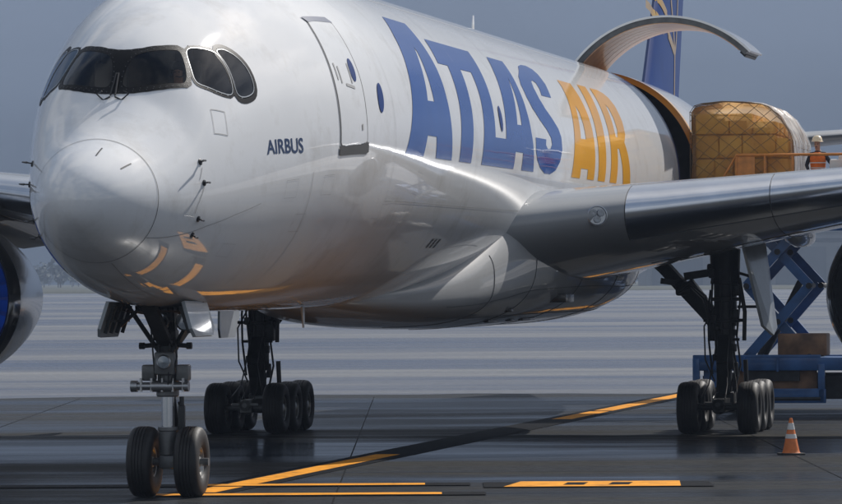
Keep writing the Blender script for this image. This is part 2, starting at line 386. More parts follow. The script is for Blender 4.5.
for s_, a_ in ((5.0,97),(5.6,112),(6.4,99),(3.4,122),(9.6,118),(12.0,101),(13.4,120)): decal('access_panel', [[expand([(s_,a_),(s_+.42,a_+.6),(s_+.40,a_+7.6),(s_-.02,a_+7)],.006), [(s_,a_),(s_+.42,a_+.6),(s_+.40,a_+7.6),(s_-.02,a_+7)]]], M['seam2'], .007)
# ---- forward entry door
dl = [(7.42,46.6),(7.36,50),(7.25,59),(7.14,69),(7.05,79),(6.98,89)]; dr = [(8.50,49),(8.44,59.5),(8.38,70),(8.28,80),(8.22,90.5)]
outl = dl + [(7.02,90.2),(7.2,90.9),(7.95,91.3),(8.15,91.2)] + dr[::-1] + [(8.42,47.4),(8.2,46.2),(7.6,45.6)]
door = decal('entry_door', [[expand(outl, -.02)]], M['paint'], .012)
def dpart(nm, loops, m, off): return decal(nm, loops, m, off, parent=door)
dpart('door_gap', [[expand(outl, .018), expand(outl, -.012)]], M['seam'], .014)
dpart('upper_seal', [[[(7.30,44.2),(8.40,46.0),(8.56,48.6),(8.30,48.2),(7.7,47.0),(7.42,46.9)]]], M['navy'], .016)
dpart('door_sill', [[[(6.93,89.8),(7.10,90.6),(8.1,91.2),(8.30,90.6),(8.30,94.0),(8.15,94.6),(7.0,93.4),(6.91,92.8)]]], M['seam'], .016)
oval = lambda cs, ca, rs, ra, sk=0, n=24: [(cs+rs*cos(2*pi*k/n)+sk*sin(2*pi*k/n), ca+ra*sin(2*pi*k/n)) for k in range(n)]
dpart('porthole', [[oval(8.12,66.5,.125,4.1,-.04)]], M['dblue'], .018)
for q_ in [[[(7.35+.12*k,63+1.3*k),(7.40+.12*k,63+1.3*k),(7.36+.12*k,69+1.3*k),(7.31+.12*k,69+1.3*k)]] for k in range(2)] + [[[(7.62,70.5),(7.98,72),(7.97,73),(7.61,71.5)]], [[(7.95,64),(8.0,64),(7.94,71),(7.89,71)]], [[(7.98,84.5),(8.05,84.5),(8.04,86.5),(7.97,86.5)]]]: dpart('placard', [q_], M['seam2'], .018)
decal('cabin_window', [[oval(9.26,76.9,.17,5.0,-.08)]], M['dblue'], .010)
decal('cabin_window', [[oval(20.5,77.8,.17,5.0,-.08)]], M['dblue'], .012)
# ---- lettering, outlines in (s, angle)
BOT = 96.15
def snap(poly):
    out = []
    for s, a in poly:
        if a > 95.2: a = BOT
        out.append((s, a))
    return out
A1=[(13.272,42.6),(12.62,52.57),(12.286,60.07),(11.99,66.98),(11.73,73.64),(11.44,81.0),(11.16,87.76),(10.93,92.52),(10.72,96.18),(12.234,96.2),(12.566,88.8),(13.413,88.8),(13.39,96.2),(14.942,96.2),(14.95,88.88),(14.96,81.99),(15.0,74.18),(15.07,69.0),(15.13,63.5),(15.17,56.14),(15.22,49.02),(15.33,42.9)]
A1h=[(13.98,55.6),(13.60,62.25),(13.34,67.95),(13.15,72.59),(12.98,76.7),(13.612,76.6),(13.67,72.18),(13.80,65.43),(14.02,57.4)]
TL=[(15.963,49.5),(15.619,60.4),(16.6,60.4),(16.42,66.43),(16.229,73.91),(16.04,81.25),(15.86,88.37),(15.709,96.1),(16.939,96),(17.135,87.63),(17.323,80.39),(17.50,72.87),(17.65,67.56),(17.86,60.7),(19.0,60.7),(18.90,65.62),(18.75,71.89),(18.516,79.59),(18.26,87.9),(18.032,96.06),(21.646,96.15),(21.856,89.45),(22.754,89.47),(22.603,96.29),(24.067,96.15),(24.058,87.71),(24.0,80.75),(24.02,72.62),(24.15,63.02),(24.30,55.98),(24.397,49.8),(22.559,49.7),(22.07,57.18),(21.70,64.4),(21.38,70.9),(21.069,77.87),(20.815,85.3),(19.598,85.4),(19.76,78.77),(19.99,70.94),(20.178,63.2),(20.34,56.58),(20.514,49.6)]
A2h=[(23.52,58.3),(23.0,67.05),(22.68,72.84),(22.393,78.9),(22.93,78.8),(23.08,73.24),(23.36,64.3)]
Sg=[(25.9,52.6),(26.3,50.0),(26.9,48.6),(27.6,48.2),(28.2,49.4),(28.48,51.8),(28.55,56.8),(28.25,63.4),(27.0,63.4),(27.2,60.2),(27.18,57.4),(26.9,56.5),(26.6,57.4),(26.4,60.68),(26.42,65.3),(26.7,69.5),(27.25,73.6),(27.7,77.2),(27.88,80.5),(27.81,85.5),(27.45,90.6),(26.9,94.3),(26.2,96.1),(25.5,96.1),(24.9,94.2),(24.5,91.3),(24.36,88.0),(24.461,82.6),(25.791,82.6),(25.68,84.87),(25.87,86.4),(26.25,86.2),(26.50,84.2),(26.48,81.6),(26.1,78.6),(25.45,74.9),(24.95,70.6),(24.74,66.0),(24.80,60.5),(25.2,56.2)]
K_A=[(31.035,51.9),(32.915,51.9),(32.93,57.06),(32.86,64.78),(32.779,71.91),(32.60,79.9),(32.42,88.81),(32.272,96.2),(31.30,96.2),(31.35,92.0),(30.35,92.0),(30.256,96.2),(29.049,96.2),(29.36,88.21),(29.78,79.41),(30.261,70.24),(30.75,61.57),(31.0,55.58)]
K_Ah=[(31.45,64.1),(31.05,71.16),(30.68,79.4),(31.42,79.4),(31.58,72.48),(31.62,67.16)]
K_I=[(34.0,51.3),(35.25,51.3),(34.98,59.15),(34.70,67.04),(34.42,75.48),(34.15,85.85),(33.93,96.2),(32.874,96.2),(33.0,86.44),(33.22,76.25),(33.45,67.99),(33.73,58.99)]
K_R=[(35.901,51.3),(37.05,51.2),(37.75,52.3),(38.2,54.6),(38.42,58.96),(38.3,66.96),(38.0,73.23),(37.5,77.19),(37.75,82.89),(37.9,90),(37.984,96.2),(36.80,96.2),(36.65,88),(36.4,80.6),(36.12,80.6),(35.98,86),(35.732,96.2),(34.71,96.2),(34.93,85.45),(35.236,74.95),(35.5,65.11),(35.72,57.93)]
K_Rh=[(36.75,59.5),(36.55,65.5),(36.35,71.5),(36.25,75.4),(36.55,75.5),(36.85,72),(37.0,66),(36.98,61)]
decal('blue_letter', [[snap(A1), A1h]], M['blue'], .006)
decal('blue_letter', [[snap(TL), A2h]], M['blue'], .006)
decal('blue_letter', [[snap(Sg)]], M['blue'], .006)
decal('amber_letter', [[snap(K_A), K_Ah]], M['amber'], .006)
decal('amber_letter', [[snap(K_I)]], M['amber'], .006)
decal('amber_letter', [[snap(K_R), K_Rh]], M['amber'], .006)
def text_decal(body, s0, a_base, height, width, m, name, slope=0, offc=.018):
    cu = bpy.data.curves.new('txt', 'FONT'); cu.body = body; cu.offset = offc; cu.resolution_u = 4
    ob = bpy.data.objects.new('txt', cu); COL.objects.link(ob)
    dg = bpy.context.evaluated_depsgraph_get(); me = bpy.data.meshes.new_from_object(ob.evaluated_get(dg))
    bpy.data.objects.remove(ob)
    xs = [v.co.x for v in me.vertices]; ys = [v.co.y for v in me.vertices]
    kx = width/(max(xs)-min(xs)); ky = height/(max(ys)-min(ys)); x0 = min(xs); y0 = min(ys)
    mb = MB(); mb.keep = True
    for v in me.vertices:
        u = (v.co.x-x0)*kx; w = (v.co.y-y0)*ky; s = s0+u+w*.0
        mb.v.append(fus(s, R(a_base)-w/2.2+slope*u, .005))
    for p in me.polygons: mb.f.append(tuple(p.vertices)); mb.m.append(0)
    for i, f in enumerate(mb.f):
        a, b, c = [mb.v[k] for k in f[:3]]
        if (b-a).cross(c-a).x < 0: mb.f[i] = tuple(reversed(f))
    bpy.data.meshes.remove(me); return mb.build(name, m, jet)
text_decal('AIRBUS', 4.32, 84.9, .19, 1.23, M['navy'], 'small_lettering', slope=R(3.4)/1.2)
# ---- air data probes
for sg in (1, -1):
    for s, a in ((2.338,74.6),(2.364,86.6),(2.297,107.5),(2.293,117.8)):
        b0 = fus(s, sg*R(a)); n = (fus(s, sg*R(a), .1)-b0).normalized(); mb = MB()
        mb.lathe([(.045,0),(.045,.012),(.03,.02),(.0,.02)], b0, n, 14); tip = b0+n*.09
        mb.beam(b0, tip, .03, .02); mb.tube([tip+Vector((0,.02,0)), tip+Vector((sg*.01,-.13,.0)), tip+Vector((sg*.01,-.19,0))], .017, 8, r2=.009)
        mb.build('air_data_probe', M['black'], jet)
lines('sensor_streak', [[(2.36,78),(2.25,84)], [(2.36,89),(2.2,99),(2.16,104)]], .012, M['seam2'])
# crown antennas
for s in (8.5, 33.5):
    mb = MB(); z = f_t(s)
    mb.add([(-.015,s,z-.02),(.015,s,z-.02),(.012,s+.32,z-.02),(-.012,s+.32,z-.02),(-.006,s+.18,z+.42),(.006,s+.18,z+.42),(.006,s+.30,z+.42),(-.006,s+.30,z+.42)], [(0,1,5,4),(1,2,6,5),(2,3,7,6),(3,0,4,7),(4,5,6,7)])
    mb.build('blade_antenna', M['paint'], jet)
# ---- cargo opening: jamb, interior, door
def arc_strip(s0, s1, a0, a1, o0, o1, n=52, mi=0, mb=None, flat=None):
    mb = mb or MB(); vs = []
    for k in range(n+1):
        a = R(a0+(a1-a0)*k/n); vs += [fus(s0, a, o0), fus(s1, a, o1)]
    mb.add(vs, [(2*k, 2*k+2, 2*k+3, 2*k+1) for k in range(n)], mi); return mb
jm = MB()
for (sa, sb) in ((CD_S0, CD_S0+.04), (CD_S1, CD_S1-.04)):
    arc_strip(sa, sb, CD_A0, CD_A1, 0, -.13, mb=jm); arc_strip(sb, sb+(.25 if sb > 49 else -.25), CD_A0, CD_A1, -.13, -.13, mb=jm)
arc_strip(CD_S1-.02, CD_S1+.16, CD_A0, CD_A1, .012, .012, mb=jm)
vs = []
for a in (CD_A0, CD_A1):
    jm.add([fus(CD_S0, R(a)), fus(CD_S1, R(a)), fus(CD_S1, R(a), -.3), fus(CD_S0, R(a), -.3)], [(0,1,2,3)])
jm.build('cargo_door_jamb', M['rimy'], jet)
arc_strip(CD_S0-.16, CD_S0-.0, CD_A0, CD_A1, .010, .010).build('opening_seal', M['dblue'], jet)
hold = MB()
for a0, a1 in ((-108, 108),): 
    arc_strip(40, 58, a0, a1, -.35, -.35, 40, mb=hold)
hf = [f for i, f in enumerate(hold.f)]
hold.f = [f for k, f in enumerate(hold.f) if not (CD_A0-2 < -108+216*(k+.5)/40 < CD_A1)]; hold.m = [0]*len(hold.f)
hold.add([(-2.3,40,4.6),(2.3,40,4.6),(2.0,56.5,4.6),(-2.0,56.5,4.6)], [(0,1,2,3)])
hold.add([fus(57, j*pi/24, -.3) for j in range(48)], [tuple(range(48))])
hold.build('cargo_hold', M['liner'], jet)
hinge = fus((CD_S0+CD_S1)/2, R(CD_A0), .02); hinge.y = 0
RD = Matrix.Rotation(-R(57.6), 3, 'Y')
def dr_pt(s, a, off):
    p = fus(s, R(a), off); q = Vector((p.x, 0, p.z))-hinge; q = RD @ q; return Vector((q.x+hinge.x, s, q.z+hinge.z))
def door_shell(s0, s1, a0, a1, o_out, o_in, n=52, edge=None):
    mb = MB(); vs = []
    for k in range(n+1):
        a = a0+(a1-a0)*k/n
        vs += [dr_pt(s0, a, o_out), dr_pt(s1, a, o_out), dr_pt(s1, a, o_in), dr_pt(s0, a, o_in)]
    fs = []
    for k in range(n):
        for e in range(4): fs.append((4*k+e, 4*k+(e+1)%4, 4*k+4+(e+1)%4, 4*k+4+e))
    fs += [(0,1,2,3), (4*n,4*n+1,4*n+2,4*n+3)]
    mb.add(vs, fs); return mb
sh = door_shell(CD_S0+.02, CD_S1-.02, CD_A0, CD_A1-4, 0, -.05).build('cargo_door', M['paint'], jet, label='large curved cargo door raised above the fuselage')
door_shell(CD_S0+.06, CD_S1-.06, CD_A0+1, CD_A1-5, -.052, -.17).build('door_frame_edge', M['edge'], sh)
for k in range(6):
    s0 = CD_S0+.12+k*.69; door_shell(s0, s0+.64, CD_A0+3, CD_A1-9, -.172, -.19).build('lining_panel', M['peach'], sh)
door_shell(CD_S0+.3, CD_S1-.3, CD_A1-8, CD_A1-4.5, -.15, -.22, 6).build('latch_beam', M['gear'], sh)
# ---- tail fin and tailplane
def foil(n=14):
    up = []
    for i in range(n+1):
        x = .5*(1-cos(pi*i/n)); y = 5*(.2969*sqrt(x)-.126*x-.3516*x*x+.2843*x**3-.1036*x**4); up.append((x, y))
    return up
def lifting(stations, n=14):   # stations: (le point, chord, thickness ratio, normal dir unit, incidence)
    up = foil(n); loop = [(x, y) for x, y in up[::-1]] + [(x, -y) for x, y in up[1:-1]]
    mb = MB(); k = len(loop)
    for le, c, t, nd, inc in stations:
        for x, y in loop:
            xx = x*c*cos(inc); p = Vector(le)+Vector((0, xx, 0))+Vector(nd)*(y*t*c); p.z -= x*c*sin(inc) if abs(nd[2]) > .5 else 0
            mb.v.append(p)
    for i in range(len(stations)-1):
        for j in range(k): mb.f.append((i*k+j, i*k+(j+1)%k, (i+1)*k+(j+1)%k, (i+1)*k+j)); mb.m.append(0)
    for i in (0, len(stations)-1): mb.f.append(tuple(i*k+j for j in range(k))); mb.m.append(0)
    return mb
X = Vector((1,0,0))
fin_st = [((0,60.7+.98*(z-7.3),z), 69.0-60.7+ (z-7.3)*(.44-.98), .055, (1,0,0), 0) for z in (7.3,8.2,10,12,14,16.6)]
fin = lifting(fin_st).build('tail_fin', M['dblue'], jet)
def fin_side(y, z, sg):   # surface point on the fin
    le = 60.7+.98*(z-7.3); c = 69.0-60.7+(z-7.3)*(.44-.98); x = max(0, min(1, (y-le)/c))
    return Vector((sg*(5*(.2969*sqrt(x)-.126*x-.3516*x*x+.2843*x**3-.1036*x**4)*.055*c+.012), y, z))
def fin_curve(pts, w):
    mb = MB()
    for i in range(len(pts)-1):
        (y0,z0),(y1,z1) = pts[i], pts[i+1]; m = 6
        for j in range(m):
            a = (y0+(y1-y0)*j/m, z0+(z1-z0)*j/m); b = (y0+(y1-y0)*(j+1)/m, z0+(z1-z0)*(j+1)/m)
            d = Vector((b[0]-a[0], b[1]-a[1])).normalized(); nx, nz = -d.y*w/2, d.x*w/2
            mb.add([fin_side(a[0]+nx,a[1]+nz,1), fin_side(b[0]+nx,b[1]+nz,1), fin_side(b[0]-nx,b[1]-nz,1), fin_side(a[0]-nx,a[1]-nz,1)], [(0,1,2,3)])
    return mb
for pts, w in (([(67.4,8.0),(67.4,9.0),(67.4,9.53)], .30), ([(67.3,9.5),(66.9,9.56),(65.5,9.9),(65.3,10.4),(64.1,10.85),(63.4,12.4)], .26), ([(67.4,9.5),(67.1,9.8),(66.7,10.3),(66.3,10.9),(66.2,13)], .22),
    ([(67.5,9.5),(67.8,9.75),(68.1,10.35),(68.3,11.0),(68.9,13)], .26), ([(62.1,10.55),(62.9,10.5),(63.8,10.35),(64.6,9.9)], .22)):
    fin_curve(pts, w).build('emblem_stripe', M['gold'], fin)
for sg in (1, -1):
    st = [((sg*p, 60.2+.72*(p-1.2), 6.65+.09*(p-1.2)), 5.4-.42*(p-1.2), .10, (0,0,1), R(1)) for p in (.6,1.2,3,5,7,9)]
    lifting(st).build('tailplane', M['slat'] if False else M['wing'], jet)
# ---- wings
def wing_par(p):
    le = 23.6+.7*(p-2.9); te = 36.4 if p < 9.4 else 36.4+.42*(p-9.4); te = max(te, le+1.0)
    z = 4.26+.131*(p-2.9); t = .135-.0035*(p-2.9) if p < 9.4 else max(.09, .112-.0012*(p-9.4))
    return le, te-le, z, t, R(3.6)-R(.12)*(p-2.9)
WP = [1.0,2.2,2.9,3.4,3.9,4.34,4.36,5.0,5.8,6.6,7.4,8.2,9.0,9.8,11,13,15,18,21,24,27,29]
NW = 30
def wing_pt(p, sg, x, y, off=0):
    le, c, z, t, inc = wing_par(p)
    q = Vector((sg*p, le+x*c, z + y*t*c - x*c*sin(inc)))
    if y == 0 and off: q.y -= off
    elif off: q.z += off*(1 if y > 0 else -1)
    return q
up = [(.5*(1-cos(pi*i/NW))) for i in range(NW+1)]
fo = lambda x: 5*(.2969*sqrt(x)-.126*x-.3516*x*x+.2843*x**3-.1036*x**4)
UL, LL = 6, 5     # chord stations covered by the polished leading edge (upper, lower)
loopW = [(i, 1) for i in range(NW, 0, -1)] + [(0, 0)] + [(i, -1) for i in range(1, NW)]
def is_slat(j):
    a = loopW[j]; b = loopW[(j+1) % len(loopW)]
    return all((i <= UL if s > 0 else i <= LL) if s else True for i, s in (a, b))
for sg in (1, -1):
    V = []
    for p in WP:
        V.append([wing_pt(p, sg, up[i], fo(up[i])*s*(.92 if s < 0 else 1)) for i, s in loopW])
    k = len(loopW); wm = MB(); sm = MB()
    for row in V: wm.v += row; sm.v += row
    for i in range(len(WP)-1):
        for j in range(k):
            f = (i*k+j, i*k+(j+1)%k, (i+1)*k+(j+1)%k, (i+1)*k+j)
            if WP[i] >= 4.355 and is_slat(j): sm.f.append(f); sm.m.append(0)
            elif 4.33 < WP[i] < 4.355: pass
            else: wm.f.append(f); wm.m.append(0)
    wm.f.append(tuple((len(WP)-1)*k+j for j in range(k))); wm.m.append(0)
    # the 2 cm gap strip between glove and slat
    i = WP.index(4.34)
    for j in range(k): wm.f.append((i*k+j, i*k+(j+1)%k, (i+1)*k+(j+1)%k, (i+1)*k+j)); wm.m.append(1 if is_slat(j) else 0)
    wg = wm.build('wing', [M['wing'], M['seam']], jet, angle=60)
    def clean(o):
        bm = bmesh.new(); bm.from_mesh(o.data); bmesh.ops.delete(bm, geom=[v for v in bm.verts if not v.link_faces], context='VERTS'); bm.to_mesh(o.data); bm.free()
    clean(wg); sl = sm.build('leading_edge', M['slat'], wg, angle=60); clean(sl)
    # seams on slat and lower surface
    q = MB()
    for p in (6.9, 9.0, 12.4, 15.8, 19.5):
        pts = [wing_pt(p, sg, up[i], fo(up[i])*s*(.92 if s < 0 else 1), .004) for i, s in loopW if (i <= UL if s >= 0 else i <= 20)]
        for a, b in zip(pts, pts[1:]): q.beam(a, b, .012, .010)
        q.build('wing_seam', M['seam'], wg); q = MB()
    for xi in (LL, 12, 20):
        pp = [wing_pt(p, sg, up[xi], -fo(up[xi])*.92, .004) for p in WP if p > 4.3]
        for a, b in zip(pp, pp[1:]): q.beam(a, b, .012, .010)
        q.build('wing_seam', M['seam'], wg); q = MB()
    # root landing light
    le, c, z, t, inc = wing_par(3.87); cpt = Vector((sg*3.87, le+.02, z)); ax = Vector((sg*.35, -1, .02)).normalized()
    q = MB(); q.lathe([(.18,-.02),(.195,.05),(.175,.06),(.165,.03),(0,.03)], cpt, ax, 28, mis=[1,1,1,0,0]); ll = q.build('landing_light', [M['lamp'], M['steel']], wg)
    q = MB(); 
    for dx, dz in ((-.07,.05),(.07,.05),(0,-.07)): q.lathe([(.065,.032),(.07,.055),(.05,.06),(0,.05)], cpt+Vector((dx,0,dz)), ax, 14)
    q.build('lamp_reflector', M['gdoor'], ll)
    # flap track fairings
    for p in (6.6, 12.5, 17):
        le, c, z, t, inc = wing_par(p); q = MB(); zz = z-c*.75*sin(inc)-.15
        q.lathe([(.02,-2.2),(.18,-1.6),(.30,-.6),(.32,.6),(.22,2.0),(.02,3.2)], (sg*p, le+c*.86, zz), (0,1,-.05), 20); q.build('flap_fairing', M['wing'], wg)
    # engine
    ec = Vector((9.5 if sg > 0 else -9.75, 27.2, 2.88)); 
    q = MB(); q.lathe([(1.46,.22),(1.465,.08),(1.48,-.02),(1.52,-.07),(1.56,-.03),(1.60,.12),(1.64,.38)], ec, (0,1,0), 96)
    nac = MB(); nac.lathe([(1.642,.38),(1.65,.8),(1.60,1.5),(1.50,2.2),(1.32,3.2),(1.10,4.2),(1.07,4.2),(1.05,3.8)], ec, (0,1,0), 96, mis=[0,0,0,0,0,0,1])
    nc = nac.build('engine_nacelle', [M['nac'], M['gear']], jet, label='jet engine nacelle with polished inlet lip')
    q.build('inlet_lip', M['lip'], nc, angle=80)
    q = MB(); q.lathe([(1.461,.22),(1.44,.6),(1.42,1.4),(1.41,1.75)], ec, (0,1,0), 64); q.build('inlet_duct', M['duct'] if sg < 0 else M['gear'], nc)
    q = MB(); q.lathe([(0,.75),(.12,.82),(.25,1.05),(.34,1.35)], ec, (0,1,0), 32); q.build('spinner', M['gear'], nc)
    for b in range(22):
        a0 = 2*pi*b/22; vs = []
        for r_, tw, ch in ((.32,.9,.34),(.7,.7,.42),(1.1,.45,.5),(1.36,.3,.46)):
            for e in (-1, 1):
                aa = a0+e*ch*cos(tw)*.5/r_*.55; vs.append(ec+Vector((sin(aa)*r_, 1.3+e*ch*sin(tw)*.4, cos(aa)*r_)))
        q = MB(); q.add(vs, [(0,1,3,2),(2,3,5,4),(4,5,7,6)]); q.build('fan_blade', M['duct'] if sg < 0 else M['gear'], nc)
    q = MB(); q.lathe([(1.41,1.72),(0.3,1.72)], ec, (0,1,0), 48); q.build('stator_ring', M['duct'] if sg < 0 else M['gear'], nc); q = MB(); q.lathe([(.85,3.9),(.75,4.8),(.45,5.4),(.1,6.2)], ec, (0,1,0), 32); q.build('core_nozzle', M['gear'], nc)
    # pylon
    le, c, z, t, inc = wing_par(9.35); q = MB(); secs = []
    for y, zt, zb, w in ((27.8,4.45,4.2,.05),(28.6,4.95,4.1,.30),(30,5.2,4.0,.34),(32.5,4.95,3.9,.30),(35,4.6,4.0,.05)):
        n = 16; q.v += [Vector((sg*9.35+w*cos(2*pi*j/n), y, (zt+zb)/2+(zt-zb)/2*sin(2*pi*j/n))) for j in range(n)]
    for i in range(4):
        for j in range(16): q.f.append((i*16+j, i*16+(j+1)%16, (i+1)*16+(j+1)%16, (i+1)*16+j)); q.m.append(0)
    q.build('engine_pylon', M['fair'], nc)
# ---- belly and wing-root fairing
ff_w = curve([(15.5,.3),(17,.9),(19,1.55),(21,2.1),(22.5,2.38),(24,2.62),(26,2.92),(28.5,3.08),(32,3.15),(35,3.15),(38,2.95),(40,2.4),(42,1.2),(43,.3)])
ff_b = curve([(15.5,2.84),(17,2.66),(19,2.50),(22,2.34),(25,2.27),(34,2.27),(37,2.4),(40,2.75),(43,3.3)])
ff_t = curve([(15.5,2.95),(17,3.1),(19,3.35),(21,3.8),(23,4.5),(25,5.2),(30,5.4),(36,5.2),(40,4.6),(43,3.6)])
q = MB(); SL = [15.5+.35*i for i in range(0, 79)]; n = 72
for s in SL:
    w, b, t = ff_w(s), ff_b(s), ff_t(s)
    for j in range(n):
        a = 2*pi*j/n; e = .72 
        q.v.append(Vector((w*math.copysign(abs(sin(a))**e, sin(a)), s, (t+b)/2+(t-b)/2*math.copysign(abs(cos(a))**e, cos(a)))))
for i in range(len(SL)-1):
    for j in range(n): q.f.append((i*n+j, i*n+(j+1)%n, (i+1)*n+(j+1)%n, (i+1)*n+j)); q.m.append(0)
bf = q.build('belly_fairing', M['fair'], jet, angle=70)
q = MB()
def fair_pt(s, adeg, off=.006):
    w, b, t = ff_w(s), ff_b(s), ff_t(s); a = R(adeg); e = .72
    v = Vector((math.copysign(abs(sin(a))**e, sin(a))*w, s, (t+b)/2+(t-b)/2*math.copysign(abs(cos(a))**e, cos(a)))); c = Vector((0, s, (t+b)/2)); return v+(v-c).normalized()*off
for s in (22, 24.5, 28.5, 33, 37):
    pts = [fair_pt(s, a) for a in range(70, 182, 4)]
    for a, b in zip(pts, pts[1:]): q.beam(a, b, .010, .008)
    q.build('fairing_seam', M['seam'], bf); q = MB()
for ad in (112, 140):
    pts = [fair_pt(s, ad) for s in [20+.5*i for i in range(0, 40)]]
    for a, b in zip(pts, pts[1:]): q.beam(a, b, .010, .008)
    q.build('fairing_seam', M['seam'], bf); q = MB()
for s, a, w, l in ((27.5,122,.40,1.1),(24.4,132,.16,.25),(25.2,150,.10,1.2),(28.6,150,.10,1.6),(26.8,150,.12,.4)):
    q = MB(); c = fair_pt(s, a, .0); q.box(c, (w, l, .05 if a >= 150 else w*.4), 0, bev=.015); q.build('scoop', M['black'], bf)
# ---- landing gear
def tyre(mb, c, r, w, rr, n=56):
    h = w/2; sh = w*.16
    prof = [(rr,-h*.72),(rr+.03,-h*.92),(rr+(r-rr)*.5,-h),(r-sh*.9,-h*.93),(r-sh*.3,-h*.74),(r-.006,-h*.52),
            (r-.004,-h*.43),(r-.016,-h*.42),(r-.016,-h*.38),(r,-h*.37),(r,-h*.16),(r-.014,-h*.15),(r-.014,-h*.11),(r,-h*.10)]
    prof = prof + [(a, -b) for a, b in prof[::-1]]
    mb.lathe(prof, c, (1,0,0), n)
def rim(mb, c, r, w, side, n=28):
    h = w/2
    for e in (-1, 1):
        mb.lathe([(r,e*h*.75),(r-.02,e*h*.72),(r-.035,e*h*.45),(r*.72,e*h*.35),(r*.62,e*h*.42),(r*.4,e*h*.46),(r*.34,e*h*.70),(r*.2,e*h*.76),(0,e*h*.76)], c, (1,0,0), n)
        for k in range(8):
            a = 2*pi*k/8; p = Vector(c)+Vector((e*h*.42, cos(a)*r*.80, sin(a)*r*.80)); mb.tube([p, p+Vector((e*.03,0,0))], .022, 8)
    mb.lathe([(r-.01,-h*.7),(r-.01,h*.7)], c, (1,0,0), n)
def wheels(parent, lst, r, w, rr):
    for c in lst:
        mb = MB(); tyre(mb, c, r, w, rr); mb.build('tyre', M['tyre'], parent, angle=50)
        mb = MB(); rim(mb, c, rr, w, 0); mb.build('rim', M['rim'], parent, angle=40)
# nose gear
NG = 5.5; NC = .0
g = MB()
ax = .53
g.lathe([(.0,.42),(.10,.42),(.10,.62),(.135,.64),(.135,.98),(.15,1.0),(.15,1.05),(.0,1.05)], (0,NG,0), (0,0,1), 28)
g.tube([(-.62,NG,ax),(.62,NG,ax)], .06, 14); g.box((0,NG,ax), (.24,.22,.2), bev=.03)
ng = g.build('nose_gear', M['gearg'], jet, label='nose landing gear with twin wheels')
g = MB(); g.tube([(0,NG,1.0),(0,NG,1.62)], .095, 24); g.build('oleo_piston', M['chrome'], ng)
g = MB()   # steering collar and actuators
g.lathe([(.15,1.50),(.17,1.52),(.17,1.60),(.2,1.62),(.2,1.72),(.15,1.74),(.15,1.9),(.13,1.92),(.13,2.6),(.16,2.62),(.16,2.9)], (0,NG,0), (0,0,1), 28)
g.box((0,NG-.17,2.0), (.30,.16,.34), bev=.03); g.box((-.26,NG-.08,1.86), (.20,.2,.24), bev=.03); g.box((.26,NG-.08,1.86), (.20,.2,.24), bev=.03)
g.box((.0,NG-.06,1.68), (.62,.14,.07), bev=.02)
g.build('steering_collar', M['gearg'], ng)
g = MB(); g.tube([(-.50,NG-.16,1.66),(.33,NG-.16,1.66)], .06, 16); g.tube([(-.52,NG-.16,1.66),(-.42,NG-.16,1.66)], .085, 16); g.tube([(-.2,NG-.16,1.66),(.12,NG-.16,1.66)], .085, 16); g.tube([(.28,NG-.16,1.66),(.36,NG-.16,1.66)], .08, 16)
for k in range(5): g.tube([(-.36+.16*k,NG-.2,1.58),(-.36+.16*k,NG-.2,1.78)], .022, 8)
g.build('steering_actuator', M['steel'], ng)
g = MB(); g.beam((0,NG+.16,1.5), (0,NG+.42,1.05), .16, .05); g.beam((0,NG+.42,1.05), (0,NG+.12,.6), .16, .05); g.tube([(.14,NG+.12,1.42),(.2,NG+.2,1.15),(.2,NG+.15,.8),(.1,NG+.08,.6)], .02, 8); g.tube([(.20,NG+.05,1.5),(.22,NG+.05,.9)], .035, 10)
g.box((.20,NG+.05,1.12), (.1,.1,.5), bev=.02); g.build('torque_link', M['gear'], ng)
g = MB()   # upper leg, braces
g.tube([(0,NG,1.85),(0,NG,2.95)], .15, 20)
for sg in (1, -1):
    g.beam((sg*.10,NG-.08,2.16), (sg*.60,NG-.30,2.96), .08, .06); g.beam((sg*.06,NG+.1,2.2), (sg*.34,NG+1.3,2.95), .08, .08)
    g.tube([(sg*.05,NG-.12,2.28),(sg*.34,NG-.12,2.26)], .035, 8); g.tube([(sg*.32,NG-.12,2.26),(sg*.40,NG-.12,2.26)], .05, 8)
g.beam((0,NG-.15,2.3), (0,NG-1.25,2.9), .22, .10); g.box((0,NG-.1,2.42), (.34,.3,.16), bev=.03)
g.tube([(-.5,NG+.1,2.84),(.5,NG+.1,2.84)], .07, 12)
for a, b in (((-.12,-.16),(-.2,-.2)),((.12,-.16),(.16,-.22)),((.05,-.2),(.10,-.26)),((-.05,-.2),(-.1,-.22))):
    g.tube([(a[0],NG+a[1],2.9),(b[0],NG+b[1],2.5),(a[0]*1.5,NG+a[1],2.1),(b[0]*.7,NG+b[1],1.75),(a[0],NG+a[1],1.62)], .014, 6)
g.build('upper_strut', M['gear'], ng)
for x, z in ((0,2.02),(.33,2.62),(-.05,2.62)):
    g = MB(); r_ = .10 if z < 2.5 else .13
    g.lathe([(r_,.12),(r_+.012,0),(r_,-.02),(r_*.9,-.01),(0,-.012)], (x,NG-.27,z), (0,1,0), 20, mis=[1,1,1,0]); g.build('taxi_light', [M['lamp'], M['steel']], ng)
wheels(ng, [(-.36,NG,ax),(.36,NG,ax)], .53, .37, .225)
def gear_door(parent, pts, th, m, name='gear_door'):
    P = [Vector(p) for p in pts]; nrm = (P[1]-P[0]).cross(P[2]-P[0]).normalized()
    g = MB(); n = len(P); g.add(P+[p+nrm*th for p in P], [tuple(range(n))[::-1], tuple(range(n, 2*n))]+[(i, (i+1)%n, n+(i+1)%n, n+i) for i in range(n)])
    o = g.build(name, m, parent, smooth=False); return o, nrm
